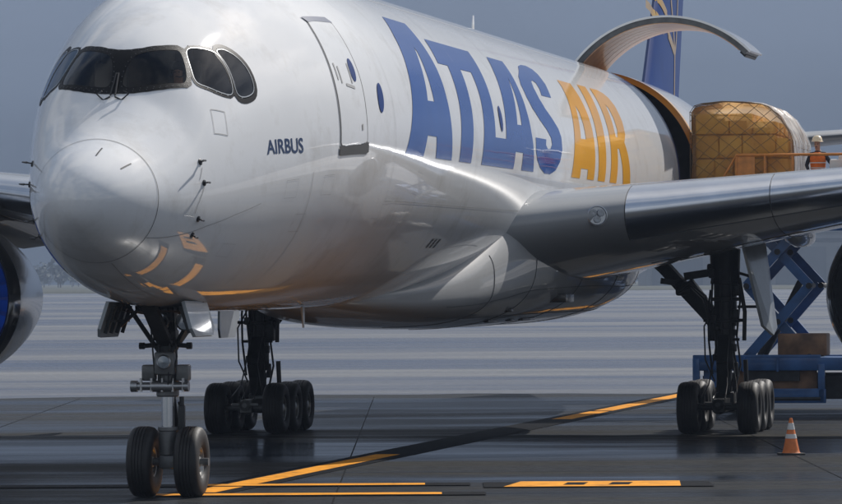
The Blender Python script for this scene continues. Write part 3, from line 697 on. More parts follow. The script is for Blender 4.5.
for sg in (1, -1):
    o, nr = gear_door(ng, [(sg*.54,NG-1.42,2.92),(sg*.66,NG-1.46,2.52),(sg*.69,NG-1.34,2.40),(sg*.70,NG-.22,2.40),(sg*.69,NG-.08,2.52),(sg*.56,NG-.02,2.90)], sg*.05, M['gdoor'])
    g = MB()
    for y in (-1.3,-.95,-.6,-.25): g.beam((sg*.50,NG+y,2.86), (sg*.63,NG+y,2.46), .04, .05)
    g.beam((sg*.57,NG-1.35,2.64), (sg*.57,NG-.12,2.64), .05, .04); g.beam((sg*.3,NG-.5,2.82), (sg*.60,NG-.5,2.56), .05, .05); g.build('door_rib', M['gear'], o)
g = MB(); g.add([(-.5,NG-1.0,2.82),(.5,NG-1.0,2.82),(.52,NG+.7,2.75),(-.52,NG+.7,2.75)], [(0,1,2,3)]); g.v = [v+Vector((0,0,-.03)) for v in g.v]; g.build('gear_bay', M['cabin'], ng)
# main gears
MS = 34.75
for sg, cx in ((1, 5.12), (-1, -4.80)):
    zt = 4.3
    g = MB(); g.tube([(cx,MS,.55),(cx,MS,1.35)], .13, 20); g.tube([(cx,MS,1.3),(cx,MS,2.3)], .20, 24); g.lathe([(.24,2.0),(.24,2.12),(.2,2.14)], (cx,MS,0), (0,0,1), 20)
    g.tube([(cx,MS,2.2),(cx,MS,3.2)], .24, 24); g.tube([(cx,MS,3.1),(cx,MS,zt)], .30, 24, r2=.34)
    for z in (2.3,2.75,3.1,3.5): g.lathe([(.25,z-.03),(.31,z-.02),(.31,z+.04),(.25,z+.05)], (cx,MS,0), (0,0,1), 20)
    for a in (-.9, -.2, .5, 1.2): g.tube([(cx+.3*sin(a),MS-.3*cos(a),3.4),(cx+.34*sin(a),MS-.32*cos(a),2.7),(cx+.26*sin(a),MS-.25*cos(a),2.0),(cx+.32*sin(a+.4),MS-.3*cos(a),1.4),(cx+.2*sin(a),MS-.3*cos(a),.8)], .022, 6)
    mg = g.build('main_gear', M['gear'], jet, label='six-wheel main landing gear')
    g = MB(); g.beam((cx,MS-1.45,.58), (cx,MS+1.45,.58), .24, .26); g.box((cx,MS,.62), (.4,.5,.42), bev=.05)
    for y in (-1.3, 0, 1.3): g.tube([(cx-.72,MS+y,.55),(cx+.72,MS+y,.55)], .07, 12); g.lathe([(.13,-.1),(.16,-.02),(.10,.05),(0,.05)], (cx,MS+y,.55), (0,1,0), 14)
    g.lathe([(.10,0),(.12,-.05),(.05,-.10),(0,-.1)], (cx,MS-1.48,.6), (0,1,0), 16); g.beam((cx-.28,MS-1.5,.62), (cx+.28,MS-1.5,.62), .05, .05); g.box((cx,MS-1.46,.60), (.16,.1,.22), bev=.02)
    g.build('bogie_beam', M['gearg'] if sg < 0 else M['gear'], mg)
    wheels(mg, [(cx+e*.62, MS+y, .535) for y in (-1.3, 0, 1.3) for e in (-1, 1)], .535, .44, .26)
    g = MB(); g.beam((cx,MS-.28,2.0), (cx,MS-.75,1.45), .22, .07); g.beam((cx,MS-.75,1.45), (cx,MS-.3,.8), .22, .07); g.build('torque_link', M['gear'], mg)
    g = MB()   # side stay: folds up inboard toward the belly
    m1 = Vector((cx-sg*.18, MS, 2.25)); t1 = Vector((cx-sg*1.58, MS+.3, 3.72))
    g.beam(m1, t1, .22, .26); g.beam(m1+Vector((0,0,.0)), (m1+t1)/2+Vector((sg*.04,0,.10)), .12, .34); g.beam((m1+t1)/2+Vector((0,0,.25)), (cx-sg*.1,MS+.2,3.35), .12, .16); g.beam((m1+t1)/2+Vector((0,0,.1)), (cx-sg*1.35,MS,3.15), .10, .12)
    g.box(m1+Vector((0,0,-.12)), (.3,.3,.42), bev=.05); g.box((m1+t1)/2, (.34,.3,.30), bev=.05); g.box((cx-sg*.2,MS,3.4), (.34,.3,.2), bev=.04)
    g.beam((cx-sg*1.7,MS,3.85), (cx-sg*1.3,MS+.2,3.45), .18, .30)
    g.build('side_stay', M['gear'], mg)
    g = MB()
    for k in range(3): g.tube([(cx-sg*(.95+.03*k),MS-.2,2.9+.03*k),(cx-sg*.7,MS-.3,3.0+.05*k),(cx-sg*(.45-.04*k),MS-.3,2.75+.04*k),(cx-sg*.32,MS-.28,2.3)], .018, 6)
    g.tube([(cx-.30,MS-.1,2.95),(cx-.34,MS-.2,2.5),(cx-.33,MS-.2,1.9),(cx-.27,MS-.1,1.2)], .025, 6); g.tube([(cx-.2,MS-.25,2.6),(cx-.42,MS-.25,2.2),(cx-.40,MS-.25,1.5),(cx-.2,MS-.25,1.05)], .018, 6); g.tube([(cx+.3,MS-.1,3.2),(cx+.42,MS-.15,2.5),(cx+.4,MS-.1,1.9)], .045, 8); g.tube([(cx+.42,MS-.1,1.5),(cx+.44,MS-.1,1.0)], .05, 8)
    for k in range(4): g.tube([(cx+.10*k-.15,MS-.24,2.0),(cx+.12*k-.2,MS-.3,1.6),(cx+.2*k-.3,MS-.5-.1*k,1.0),(cx+.25*k-.4,MS-1.1,.72)], .015, 6)
    g.build('brake_hose', M['hose'], mg)
    for (dx, z, w_, h) in ((-.22,2.35,.12,.16),(.24,2.45,.14,.2),(.25,2.95,.12,.24),(-.26,3.3,.12,.2),(.2,1.75,.1,.16),(-.2,1.55,.1,.14),(.24,1.3,.08,.3)): g = MB(); g.box((cx+dx,MS-.2,z), (w_,.16,h), bev=.02); g.build('valve_block', M['gear'], mg)
    g = MB(); g.tube([(cx-.45,MS-.1,2.32),(cx+.45,MS-.1,2.32)], .035, 8); g.beam((cx-.2,MS-.1,2.32),(cx-.2,MS-.1,1.92),.05,.05); g.tube([(cx-.36,MS-.1,1.92),(cx+.3,MS-.1,1.92)], .03, 8)
    g.build('hydraulic_line', M['gear'], mg)
    if sg < 0: o, nr = gear_door(mg, [(cx-.60,MS-1.0,4.2),(cx-.64,MS-1.0,2.2),(cx-.66,MS-.8,2.0),(cx-.66,MS+.6,2.0),(cx-.64,MS+.9,2.3),(cx-.55,MS+.9,4.2)], -.05, M['gdoor'])
    else: o, nr = gear_door(mg, [(cx+sg*.30,MS-.55,4.25),(cx+sg*.40,MS-.62,3.9),(cx+sg*.80,MS-.6,2.2),(cx+sg*.98,MS-.3,2.0),(cx+sg*1.0,MS+.25,2.15),(cx+sg*.72,MS+.75,3.9),(cx+sg*.5,MS+.7,4.3)], sg*.06, M['gdoor'])
    for a, b in (((cx+sg*.3,MS,3.3), (cx+sg*.62,MS,3.2)), ((cx+sg*.25,MS,2.6), (cx+sg*.78,MS,2.6))):
        g = MB(); g.beam(a, b, .06, .06); g.build('door_link', M['gear'], o)
# small belly drain masts
for s, p in ((12.6,.6),):
    g = MB(); z = f_b(s); g.add([(p-.015,s,z+.05),(p+.015,s,z+.05),(p+.012,s+.2,z+.05),(p-.012,s+.2,z+.05),(p-.01,s+.12,z-.3),(p+.01,s+.12,z-.3),(p+.01,s+.2,z-.3),(p-.01,s+.2,z-.3)], [(0,1,5,4),(1,2,6,5),(2,3,7,6),(3,0,4,7),(4,5,6,7)]); g.build('drain_mast', M['gdoor'], jet)
# ---- flight deck furniture
g = MB(); g.box((0,3.55,5.75), (2.0,.5,.35), bev=.08); g.box((0,3.3,5.95), (1.7,.25,.14), bev=.05); g.build('glareshield', M['cabin'], jet)
for p in (.55, -.55):
    g = MB(); g.box((p,4.35,5.95), (.50,.12,1.0), bev=.05); g.box((p,4.33,6.52), (.28,.1,.2), bev=.04); g.build('pilot_seat', M['liner'], jet)
g = MB(); g.add([fus(5.2, j*pi/24, -.05) for j in range(48)], [tuple(range(48))]); g.build('cockpit_bulkhead', M['tan'], jet)
# ---------------------------------------------------------------- people
def skin_body(name, pts, edges, m, parent=None, sub=2):
    me = bpy.data.meshes.new(name); me.from_pydata([p[0] for p in pts], edges, []); o = bpy.data.objects.new(name, me); COL.objects.link(o)
    md = o.modifiers.new('s', 'SKIN'); 
    for v, p in zip(me.skin_vertices[0].data, pts): v.radius = p[1] if isinstance(p[1], tuple) else (p[1], p[1])
    me.skin_vertices[0].data[0].use_root = True
    sb = o.modifiers.new('u', 'SUBSURF'); sb.levels = sub; sb.render_levels = sub
    dg = bpy.context.evaluated_depsgraph_get(); me2 = bpy.data.meshes.new_from_object(o.evaluated_get(dg)); o.modifiers.clear()
    o.data = me2; me2.name = name; me2.materials.clear()
    for mm in (m if isinstance(m, list) else [m]): me2.materials.append(mm)
    me2.shade_smooth()
    if parent: o.parent = parent
    return o
def person(root, pose, mats, pickers):
    pts = []; ed = []; idx = {}
    def add(n, co, r, par=None):
        idx[n] = len(pts); pts.append((co, r))
        if par: ed.append((idx[par], idx[n]))
    for a in pose: add(*a)
    o = skin_body('person_body', pts, ed, mats, root)
    for p in o.data.polygons: p.material_index = pickers(p.center)
    return o
def face(root, hc, fwd, r=.1, mats=None):
    f = Vector(fwd).normalized(); rt_ = f.cross(Vector((0,0,1))).normalized(); u = Vector((0,0,1))
    g = MB()
    for e in (-1, 1):
        c = Vector(hc)+f*r*.84+rt_*e*.034+u*.012; g.lathe([(0,-.012),(.009,-.008),(.012,0),(.009,.008),(0,.012)], c, f, 8)
    g.beam(Vector(hc)+f*r*.86-u*.055-rt_*.024, Vector(hc)+f*r*.86-u*.055+rt_*.024, .01, .010); return g
# worker on the loader (aircraft frame converted to world)
wk = aircraft_point(5.93, 47.35, 4.66)
wroot = empty('person', wk, -YAW)
tag(wroot, 'worker in white hard hat and orange vest standing at the raised loader rail', 'person')
pose = [('pel',(0,0,.98),(.155,.115)),('wai',(0,.0,1.10),(.135,.10),'pel'),('che',(0,-.01,1.33),(.165,.12),'wai'),('nek',(0,-.02,1.47),(.07,.065),'che'),('nk2',(0,-.03,1.53),.055,'nek'),('hd1',(-.01,-.05,1.60),(.075,.09),'nk2'),('hd2',(-.01,-.05,1.70),(.078,.095),'hd1'),('hd3',(-.01,-.04,1.76),(.05,.06),'hd2'),
 ('shl',(-.17,-.01,1.42),.065,'che'),('ell',(-.27,-.02,1.17),.048,'shl'),('wrl',(-.20,-.22,1.03),.033,'ell'),('pml',(-.18,-.29,1.02),(.034,.02),'wrl'),
 ('shr',(.17,-.01,1.42),.065,'che'),('elr',(.29,-.06,1.22),.048,'shr'),('wrr',(.42,-.22,1.20),.033,'elr'),('pmr',(.47,-.28,1.19),(.034,.02),'wrr'),
 ('hil',(-.09,0,.90),.09,'pel'),('knl',(-.11,-.03,.50),.06,'hil'),('anl',(-.12,.02,.10),.045,'knl'),('tol',(-.13,-.13,.05),.045,'anl'),
 ('hir',(.09,0,.90),.09,'pel'),('knr',(.12,-.03,.50),.06,'hir'),('anr',(.13,.02,.10),.045,'knr'),('tor',(.14,-.13,.05),.045,'anr')]
for s_, pm, d in (('l',(-.18,-.29,1.02),Vector((.10,-1,-.2))),('r',(.47,-.28,1.19),Vector((.5,-.8,-.3)))):
    d = d.normalized(); sd = d.cross(Vector((0,0,1))).normalized()
    for k in range(4):
        b = Vector(pm)+sd*(k-1.5)*.019+d*.02; L = (.055,.065,.06,.045)[k]
        pose.append((f'f{s_}{k}a', tuple(b+d*L*.5), .0095, 'pm'+s_)); pose.append((f'f{s_}{k}b', tuple(b+d*L*.85+Vector((0,0,-.03))), .008, f'f{s_}{k}a'))
    b = Vector(pm)+sd*(-.03 if s_ == 'l' else -.03); pose.append((f't{s_}', tuple(b+d*.03+sd*-.02), .010, 'pm'+s_))
def pick(c):
    if c.z > 1.50: return 0
    if (abs(c.x) > .16 and c.y < -.235 and c.z > .95): return 0
    return 1
person(wroot, pose, [M['skin'], M['dark_cloth']], pick)
g = MB(); g.lathe([(.165,1.0),(.17,1.1),(.185,1.25),(.195,1.34),(.17,1.43),(.09,1.475)], (0,-.005,0), (0,0,1), 24)
g.v = [Vector((v.x*1.02, v.y*.80-.003, v.z)) for v in g.v]
vest = g.build('safety_vest', M['vest'], wroot)
g = MB()
for z in (1.10, 1.22): g.lathe([(.181 if z<1.2 else .194,z-.011),(.183 if z<1.2 else .196,z+.011)], (0,-.005,0), (0,0,1), 24)
g.v = [Vector((v.x*1.03, v.y*.82-.003, v.z)) for v in g.v]; g.build('reflective_tape', M['refl'], vest)
g = MB(); g.lathe([(.155,1.715),(.125,1.725),(.120,1.76),(.10,1.82),(.06,1.855),(0,1.865)], (-.01,-.045,0), (0,0,1), 24); g.v = [Vector((v.x, v.y*1.15, v.z)) for v in g.v]; g.build('hard_hat', M['helmet'], wroot)
face(wroot, (-.01,-.06,1.655), (-.2,-1,-.1), .10).build('eyes_and_mouth', M['cabin'], wroot)
# pilot
pp = aircraft_point(.53, 4.05, 5.2)
pr = empty('person', pp, -YAW); tag(pr, 'pilot in white shirt and headset sitting behind the cockpit windshield', 'person')
pose = [('pel',(0,.05,.30),(.16,.12)),('wai',(0,.05,.45),(.14,.10),'pel'),('che',(0,.03,.72),(.17,.12),'wai'),('nek',(0,0,.87),(.06,.06),'che'),('hd1',(0,-.03,1.0),(.075,.09),'nek'),('hd2',(0,-.03,1.10),(.078,.095),'hd1'),('hd3',(0,-.02,1.17),.05,'hd2'),
 ('shl',(-.17,.02,.81),.065,'che'),('ell',(-.25,-.05,.55),.05,'shl'),('wrl',(-.18,-.30,.50),.035,'ell'),('pml',(-.17,-.38,.52),(.034,.02),'wrl'),
 ('shr',(.17,.02,.81),.065,'che'),('elr',(.25,-.05,.55),.05,'shr'),('wrr',(.18,-.30,.50),.035,'elr'),('pmr',(.17,-.38,.52),(.034,.02),'wrr'),
 ('hil',(-.09,-.10,.28),.085,'pel'),('knl',(-.12,-.48,.30),.06,'hil'),('anl',(-.12,-.52,-.10),.045,'knl'),('hir',(.09,-.10,.28),.085,'pel'),('knr',(.12,-.48,.30),.06,'hir'),('anr',(.12,-.52,-.10),.045,'knr')]
person(pr, pose, [M['skin'], M['shirt'], M['dark_cloth']], lambda c: 0 if c.z > .88 or c.y < -.32 and c.z > .45 else (1 if c.z > .42 else 2))
g = MB(); g.lathe([(.10,1.09),(.105,1.13),(.085,1.19),(.04,1.215),(0,1.22)], (0,-.005,0), (0,0,1), 20); g.build('hair', M['cabin'], pr)
g = MB()
for e in (-1, 1): g.tube([(e*.075,-.02,1.06),(e*.105,-.02,1.06)], .04, 12)
g.tube([(.09*cos(a),-.02,1.08+.145*sin(a)) for a in [pi*k/10 for k in range(11)]], .011, 6); g.tube([(.09,-.03,1.04),(.08,-.11,1.0),(.03,-.13,.99)], .007, 6); g.build('headset', M['black'], pr)
face(pr, (0,-.035,1.055), (0,-1,0), .10).build('eyes_and_mouth', M['cabin'], pr)
# ================================================================= CARGO LOADER
ld = empty('cargo_loader', aircraft_point(4.0, 48.0, 0), -YAW)
tag(ld, 'blue scissor-lift cargo loader raised beside the open cargo door', 'cargo loader')
L0 = Vector((4.0, 48.0, 0))
def LB(name, fn, m, smooth=True, parent=ld, label=None):
    g = MB(); fn(g); g.v = [v-L0 for v in g.v]; return g.build(name, m, parent, smooth=smooth, label=label)
def f(g):
    g.box((6.8,46.95,1.17), (7.6,.16,.30), bev=.02); g.box((6.8,51.0,1.17), (7.6,.16,.30), bev=.02)
    g.box((3.08,46.94,.78), (.16,.20,1.06), bev=.02); g.box((6.02,46.93,.72), (.16,.2,.9), bev=.02); g.box((3.08,51,.78), (.16,.20,1.06), bev=.02)
    g.box((4.5,46.93,1.34), (3.0,.10,.10), bev=.02); g.box((6.9,49,1.25), (7.4,4.0,.08))
    g.box((5.5,46.9,.43), (1.25,.14,.34), bev=.02); g.box((3.5,46.97,.9), (.5,.05,.55)); g.box((8.5,46.9,.6), (3.6,.14,.7), bev=.02)
    for x in (3.4, 4.2, 5.0, 7.2, 8.6): g.box((x,46.9,1.17), (.05,.20,.34))
LB('chassis', f, M['lblue'])
def f(g): g.box((6.8,49,.62), (7.2,3.6,.55)); g.box((4.4,47.5,.55), (1.6,.5,.5), bev=.05); g.tube([(3.3,46.85,.36),(6.0,46.85,.36)], .05, 8); g.box((4.9,47.1,.95), (1.2,.3,.35))
LB('drive_unit', f, M['ldark'])
def f(g): g.box((4.95,47.08,.78), (1.9,.06,.85)); 
LB('side_panel', f, M['rust'])
def f(g): g.box((5.55,47.6,1.62), (1.15,.9,.52), bev=.03)
LB('engine_cover', f, M['rust'])
for x, y in ((4.0,47.3),(9.2,47.3),(4.0,50.7),(9.2,50.7)):
    def f(g): tyre(g, (0,0,0), .38, .25, .2, 28); g.v = [Vector((v.y+x, v.x+y, v.z+.38)) for v in g.v]
    LB('wheel', f, M['tyre'])
for y in (47.15, 50.3):
    for x0, x1 in ((4.25, 5.72), (8.2, 9.67)):
        dx = .0
        for (a, b, oy) in (((x0,1.32),(x1,3.0),0), ((x1,1.32),(x0,3.0),.22), ((x0,3.0),(x1,4.6),.0), ((x1,3.0),(x0,4.6),.22)):
            LB('scissor_arm', lambda g: (g.beam((a[0],y+oy,a[1]), (b[0],y+oy,b[1]), .12, .22), g.beam((a[0],y+oy+.14,a[1]), (b[0],y+oy+.14,b[1]), .04, .17)), M['lblue'])
        [LB('pivot_pin', lambda g: g.tube([(x,y-.1,z),(x,y+.42,z)], .07, 12), M['ldark']) for x, z in ((x0,3.0),(x1,3.0),((x0+x1)/2,2.16),((x0+x1)/2,3.8),(x0,1.34),(x1,1.34))]
        LB('cross_shaft', lambda g: g.tube([(x1+.02,y,3.0),(x1+.02,y+.9,3.0)], .06, 10), M['ldark'])
LB('lift_cylinder', lambda g: (g.tube([(4.5,48.4,1.4),(5.0,48.4,2.3)], .13, 14), g.tube([(5.0,48.4,2.3),(5.4,48.4,3.1)], .08, 12)), M['ldark'])
def f(g):
    g.box((6.6,49.1,4.52), (7.0,4.9,.22), bev=.02); g.box((6.6,46.62,4.45), (7.0,.12,.34), bev=.02)
LB('platform', f, M['lblue'])
for k in range(22): LB('roller', lambda g: g.tube([(3.3+.3*k,47.1,4.64),(3.3+.3*k,51.2,4.64)], .03, 8), M['alu'])
def rail(g):
    y = 46.68; zt = 6.06
    g.tube([(3.55,y,5.15),(4.08,y,zt),(9.8,y,zt)], .035, 8)
    g.tube([(4.08,y,5.5),(9.8,y,5.5)], .028, 8)
    for x in (4.08,4.75,5.4,6.6,7.8,9.0): g.tube([(x,y,4.6),(x,y,zt)], .03, 8)
LB('guard_rail', rail, M['lorange'])
LB('rail_panel', lambda g: g.box((4.30,46.70,5.55), (.42,.05,1.1)), M['lorange'])
LB('control_box', lambda g: (g.box((6.52,46.98,5.82), (.55,.35,.26), bev=.05), g.tube([(6.52,47.0,4.6),(6.52,47.0,5.7)], .05, 8), g.box((6.55,46.95,5.98), (.2,.15,.1), bev=.02)), M['ctrl'])
# ---------------------------------------------------------------- pallet of freight
pal = empty('cargo_pallet', aircraft_point(4.2, 49.2, 4.68), -YAW)
tag(pal, 'amber cardboard freight under plastic wrap and netting, half way into the open cargo door', 'cargo pallet')
PO = Vector((4.2, 49.2, 4.68))
def outline(t=0):   # cross-section in (x,z): contoured top corner on the outboard side
    return [(2.98-t,.10),(2.98-t,2.42),(3.04,2.52+t),(3.2,2.57+t),(3.7,2.62+t),(4.2,2.60+t),(4.6,2.55+t),(4.74,2.50+t),(5.0,2.28+t*.7),(5.22+t*.7,1.95),(5.30+t,1.7),(5.32+t,.10)]
def prism(pts, y0, y1, bulge=.0, seed=1, off=0):
    g = MB(); n = len(pts); P2 = []
    for i in range(n):                           # subdivide outline
        a = pts[i]; b = pts[(i+1)%n]; m = max(1, int(Vector((b[0]-a[0], b[1]-a[1])).length/.12))
        for k in range(m): P2.append((a[0]+(b[0]-a[0])*k/m, a[1]+(b[1]-a[1])*k/m))
    ys = [y0+(y1-y0)*k/28 for k in range(29)]; N = len(P2); cx, cz = 4.15, 1.3
    for y in ys:
        for x, z in P2:
            w = noise.noise(Vector((x*1.3+seed, y*1.6, z*1.5)))*bulge + noise.noise(Vector((x*4+seed, y*4.6, z*5)))*bulge*.35
            d = Vector((x-cx, 0, z-cz)).normalized(); g.v.append(Vector((x, y, z+4.68))+d*w)
    for i in range(28):
        for j in range(N): g.f.append((i*N+j, i*N+(j+1)%N, (i+1)*N+(j+1)%N, (i+1)*N+j)); g.m.append(0)
    for ring, yy in ((0, y0), (28, y1)):          # end caps from concentric rings
        prev = [ring*N+j for j in range(N)]
        for sc in (.94, .85, .7, .5, .3, .12):
            base = len(g.v)
            for x, z in P2:
                xx = cx+(x-cx)*sc; zz = cz+(z-cz)*sc
                w = noise.noise(Vector((xx*1.4+seed, 3+yy, zz*1.5)))*bulge*1.3+noise.noise(Vector((xx*5+seed, yy, zz*5)))*bulge*.4
                g.v.append(Vector((xx, yy + (w-.05*(1-sc))*(1 if ring == 0 else -1)+(off if ring == 0 else -off)*-1, zz+4.68)))
            for j in range(N): g.f.append((prev[j], prev[(j+1)%N], base+(j+1)%N, base+j)); g.m.append(0)
            prev = [base+j for j in range(N)]
        g.f.append(tuple(prev)); g.m.append(0)
    g.v = [v-PO for v in g.v]; return g
Y0, Y1 = 47.25, 51.6
g = MB(); random.seed(3)      # the cartons
boxes = []
z = .14
for row, h in enumerate((.55,.62,.55,.50)):
    x = 3.04
    while x < 5.15:
        w = random.choice((.45,.55,.7,.8)); w = min(w, 5.24-x)
        if w < .2: break
        top = 2.5 if x+w < 4.75 else (2.2 if x+w < 5.05 else 1.8)
        if z+h*.6 < top: boxes.append((x+w/2, z+min(h, top-z)/2, w-.02, min(h, top-z)-.02))
        x += w
    z += h+.01
for (x, zz, w, h) in boxes:
    for k in range(4):
        yy = Y0+.12+1.05*k+.5; b = MB(); b.box((x, yy+random.uniform(-.04,.04), zz+4.68), (w,1.0,h), bev=.02); b.v = [v-PO for v in b.v]
        g.add(b.v, b.f)
g.build('carton_stack', M['card'], pal, angle=30)
prism(outline(.01), Y0, Y1, .05).build('plastic_wrap', M['film'], pal, angle=70)
g = MB(); oc = [(4.25,2.66),(4.6,2.61),(4.78,2.55),(5.05,2.33),(5.28,1.98),(5.37,1.72),(5.39,1.2),(5.385,.7),(5.38,.12)]; o2 = []
for a, b in zip(oc, oc[1:]):
    for k in range(5): o2.append((a[0]+(b[0]-a[0])*k/5, a[1]+(b[1]-a[1])*k/5))
o2.append(oc[-1]); NY = 40
for k in range(NY+1):
    y = Y0-.04+(Y1-Y0+.05)*k/NY
    for i, (x, zq) in enumerate(o2):
        w_ = noise.noise(Vector((x*3, y*4.5, zq*1.2)))*.045; g.v.append(Vector((x+w_, y+(.25*(1-i/len(o2)) if k == 0 else 0), zq+4.68+w_))-PO)
for k in range(NY):
    for i in range(len(o2)-1): g.f.append((k*len(o2)+i, k*len(o2)+i+1, (k+1)*len(o2)+i+1, (k+1)*len(o2)+i)); g.m.append(0)
g.build('side_cover', M['cover'], pal, angle=60)
# netting draped over: diagonal lattice on end, grid on sides
g = MB(); on = outline(.05)
def clip(x0, z0, x1, z1):    # keep the part inside the outline
    out = []; n = 60; cur = []
    for k in range(n+1):
        x = x0+(x1-x0)*k/n; zq = z0+(z1-z0)*k/n
        if inside(on, x, zq): cur.append((x, zq))
        else:
            if len(cur) > 1: out.append(cur)
            cur = []
    if len(cur) > 1: out.append(cur)
    return out
def sag(x, zq): return .06*cos((x-4.15)*1.1)
for k in range(-12, 18):
    c = k*.36+.05*sin(k*2.1)
    for sgn in (1, -1):
        pts = []
        for seg in clip(2.9, c + (0 if sgn > 0 else 2.4), 5.4, c+sgn*2.5*.9 + (0 if sgn > 0 else 2.4)):
            pl = [(x, Y0-.07-sag(x, zq)*.3, min(zq+.26*sin((x-2.98)*1.35)*(1-zq/2.7), 2.62)+4.68) for x, zq in seg]; g.tube([Vector(p)-PO for p in pl[::4]+[pl[-1]]], .0075, 5)
for k in range(15):
    yy = Y0+(Y1-Y0)*k/14; ring = [Vector((x, yy, zq+4.68))-PO for x, zq in on]; g.tube(ring, .009, 5)
for i, (x, zq) in enumerate(on[1:]):
    g.tube([Vector((x, yy, zq+4.68))-PO for yy in (Y0-.05, Y1)], .009, 5)
for zz in (.4,.7,1.0,1.3,1.6): g.tube([Vector((5.37, yy, zz+4.68))-PO for yy in (Y0-.05, Y1)], .009, 5)
g.build('cargo_net', M['net'], pal)
g = MB(); g.box((4.15,49.45,4.72), (2.5,4.6,.07), bev=.01); g.v = [v-PO for v in g.v]; g.build('pallet_base', M['alu'], pal)
# ================================================================= CONE
cr = empty('traffic_cone', (6.67, 85.0, .0), .2); tag(cr, 'orange traffic cone with white reflective bands on the apron beside the main wheels', 'traffic cone')
g = MB(); g.box((0,0,.02), (.42,.42,.04), bev=.012); g.build('base', M['coneb'], cr)
def cone_seg(z0, z1, m, nm, e=0):
    rr = lambda z: .15-.125*(z-.04)/.62
    g = MB(); g.lathe([(rr(z0)+e,z0),(rr(z1)+e,z1)], (0,0,0), (0,0,1), 32); return g.build(nm, m, cr)
g = MB(); g.lathe([(.17,.04),(.155,.06),(.145,.10),(.028,.655),(.02,.67),(0,.672)], (0,0,0), (0,0,1), 32); g.build('cone_body', M['cone'], cr)
def rr(z): return .145-.117*(z-.10)/.555
for z0, z1 in ((.30,.38),(.46,.58)):
    g = MB(); g.lathe([(rr(z0)+.001,z0),(rr(z0)+.004,z0+.002),(rr(z1)+.004,z1-.002),(rr(z1)+.001,z1)], (0,0,0), (0,0,1), 32); g.build('reflective_band', M['conew'], cr)
# ================================================================= GROUND
def sheet(name, pts, z, m, kind='structure'):
    g = MB(); g.add([(x, y, z) for x, y in pts], [tuple(range(len(pts)))]); o = g.build(name, m, None, smooth=False)
    if kind: o['kind'] = kind
    if o.data.polygons[0].normal.z < 0: o.data.flip_normals()
    return o
def ground_mat(name, dark, light, wet=.5, scale=1, r0=.12, r1=.5, lo=.42, hi=.6, g0=.9, g1=.3):
    m = bpy.data.materials.new(name); m.use_nodes = True; nt = m.node_tree; N = nt.nodes; Lk = nt.links; b = N['Principled BSDF']
    tc = N.new('ShaderNodeTexCoord')
    def noi(sx, sy, det=8, ro=.6):
        mp = N.new('ShaderNodeMapping'); mp.inputs['Scale'].default_value = (sx, sy, 1); n = N.new('ShaderNodeTexNoise'); n.inputs['Scale'].default_value = 1; n.inputs['Detail'].default_value = det; n.inputs['Roughness'].default_value = ro
        Lk.new(tc.outputs['Object'], mp.inputs[0]); Lk.new(mp.outputs[0], n.inputs['Vector']); return n
    def rng(src, a, b_, c, d):
        r = N.new('ShaderNodeMapRange'); r.inputs[1].default_value = a; r.inputs[2].default_value = b_; r.inputs[3].default_value = c; r.inputs[4].default_value = d; Lk.new(src, r.inputs[0]); return r.outputs[0]
    big = noi(.006*scale, .024*scale, 5); mid = noi(.11, .5); fine = noi(3.1, 3.1, 8)
    st = noi(.010, .13, 5, .7)
    w = rng(big.outputs[0], lo, hi, 0, 1); 
    w2 = rng(mid.outputs[0], .35, .65, 0, 1)
    w3 = rng(st.outputs[0], .4, .6, 0, 1)
    def mathn(op, a, b_):
        q = N.new('ShaderNodeMath'); q.operation = op; q.use_clamp = True
        for i, s in enumerate((a, b_)):
            if isinstance(s, (int, float)): q.inputs[i].default_value = s
            else: Lk.new(s, q.inputs[i])
        return q.outputs[0]
    rip = noi(.22, 1.9, 4, .7); w4 = rng(rip.outputs[0], .35, .65, 0, 1)
    k = mathn('ADD', mathn('MULTIPLY', w, .46), mathn('ADD', mathn('MULTIPLY', w2, .16), mathn('ADD', mathn('MULTIPLY', w3, .28), mathn('MULTIPLY', w4, .10))))
    mx = N.new('ShaderNodeMix'); mx.data_type = 'RGBA'; mx.inputs[6].default_value = (*dark, 1); mx.inputs[7].default_value = (*light, 1); Lk.new(k, mx.inputs[0])
    mf = N.new('ShaderNodeMix'); mf.data_type = 'RGBA'; mf.blend_type = 'MULTIPLY'; mf.inputs[0].default_value = 1; Lk.new(mx.outputs[2], mf.inputs[6])
    Lk.new(rng(fine.outputs[0], .3, .7, .72, 1.2), mf.inputs[7]); Lk.new(mf.outputs[2], b.inputs['Base Color'])
    Lk.new(rng(k, .1, .9, r0, r1), b.inputs['Roughness'])
    b.inputs['Specular IOR Level'].default_value = .5
    df = N.new('ShaderNodeBsdfDiffuse'); Lk.new(mf.outputs[2], df.inputs[0]); ms = N.new('ShaderNodeMixShader'); Lk.new(rng(k, .15, .85, g0, g1), ms.inputs[0])
    Lk.new(df.outputs[0], ms.inputs[1]); Lk.new(b.outputs[0], ms.inputs[2]); Lk.new(ms.outputs[0], N['Material Output'].inputs[0])
    bp = N.new('ShaderNodeBump'); bp.inputs['Distance'].default_value = .006; bp.inputs['Strength'].default_value = .6
    Lk.new(mathn('ADD', mathn('MULTIPLY', fine.outputs[0], .35), mathn('MULTIPLY', mid.outputs[0], 1)), bp.inputs['Height']); Lk.new(bp.outputs[0], b.inputs['Normal'])
    return m
M['apron'] = ground_mat('wet_concrete_apron', (.006,.019,.060), (.205,.212,.22), r0=.2, r1=.45, g0=.95, g1=.5, lo=.45, hi=.56)
M['stand'] = ground_mat('wet_stand_painted_shade', (.008,.015,.030), (.058,.057,.052), r0=.10, r1=.35, scale=4, g0=.66, g1=.12, lo=.44, hi=.56)  # dark wet asphalt, with the deep blue shadow tone painted into its colour

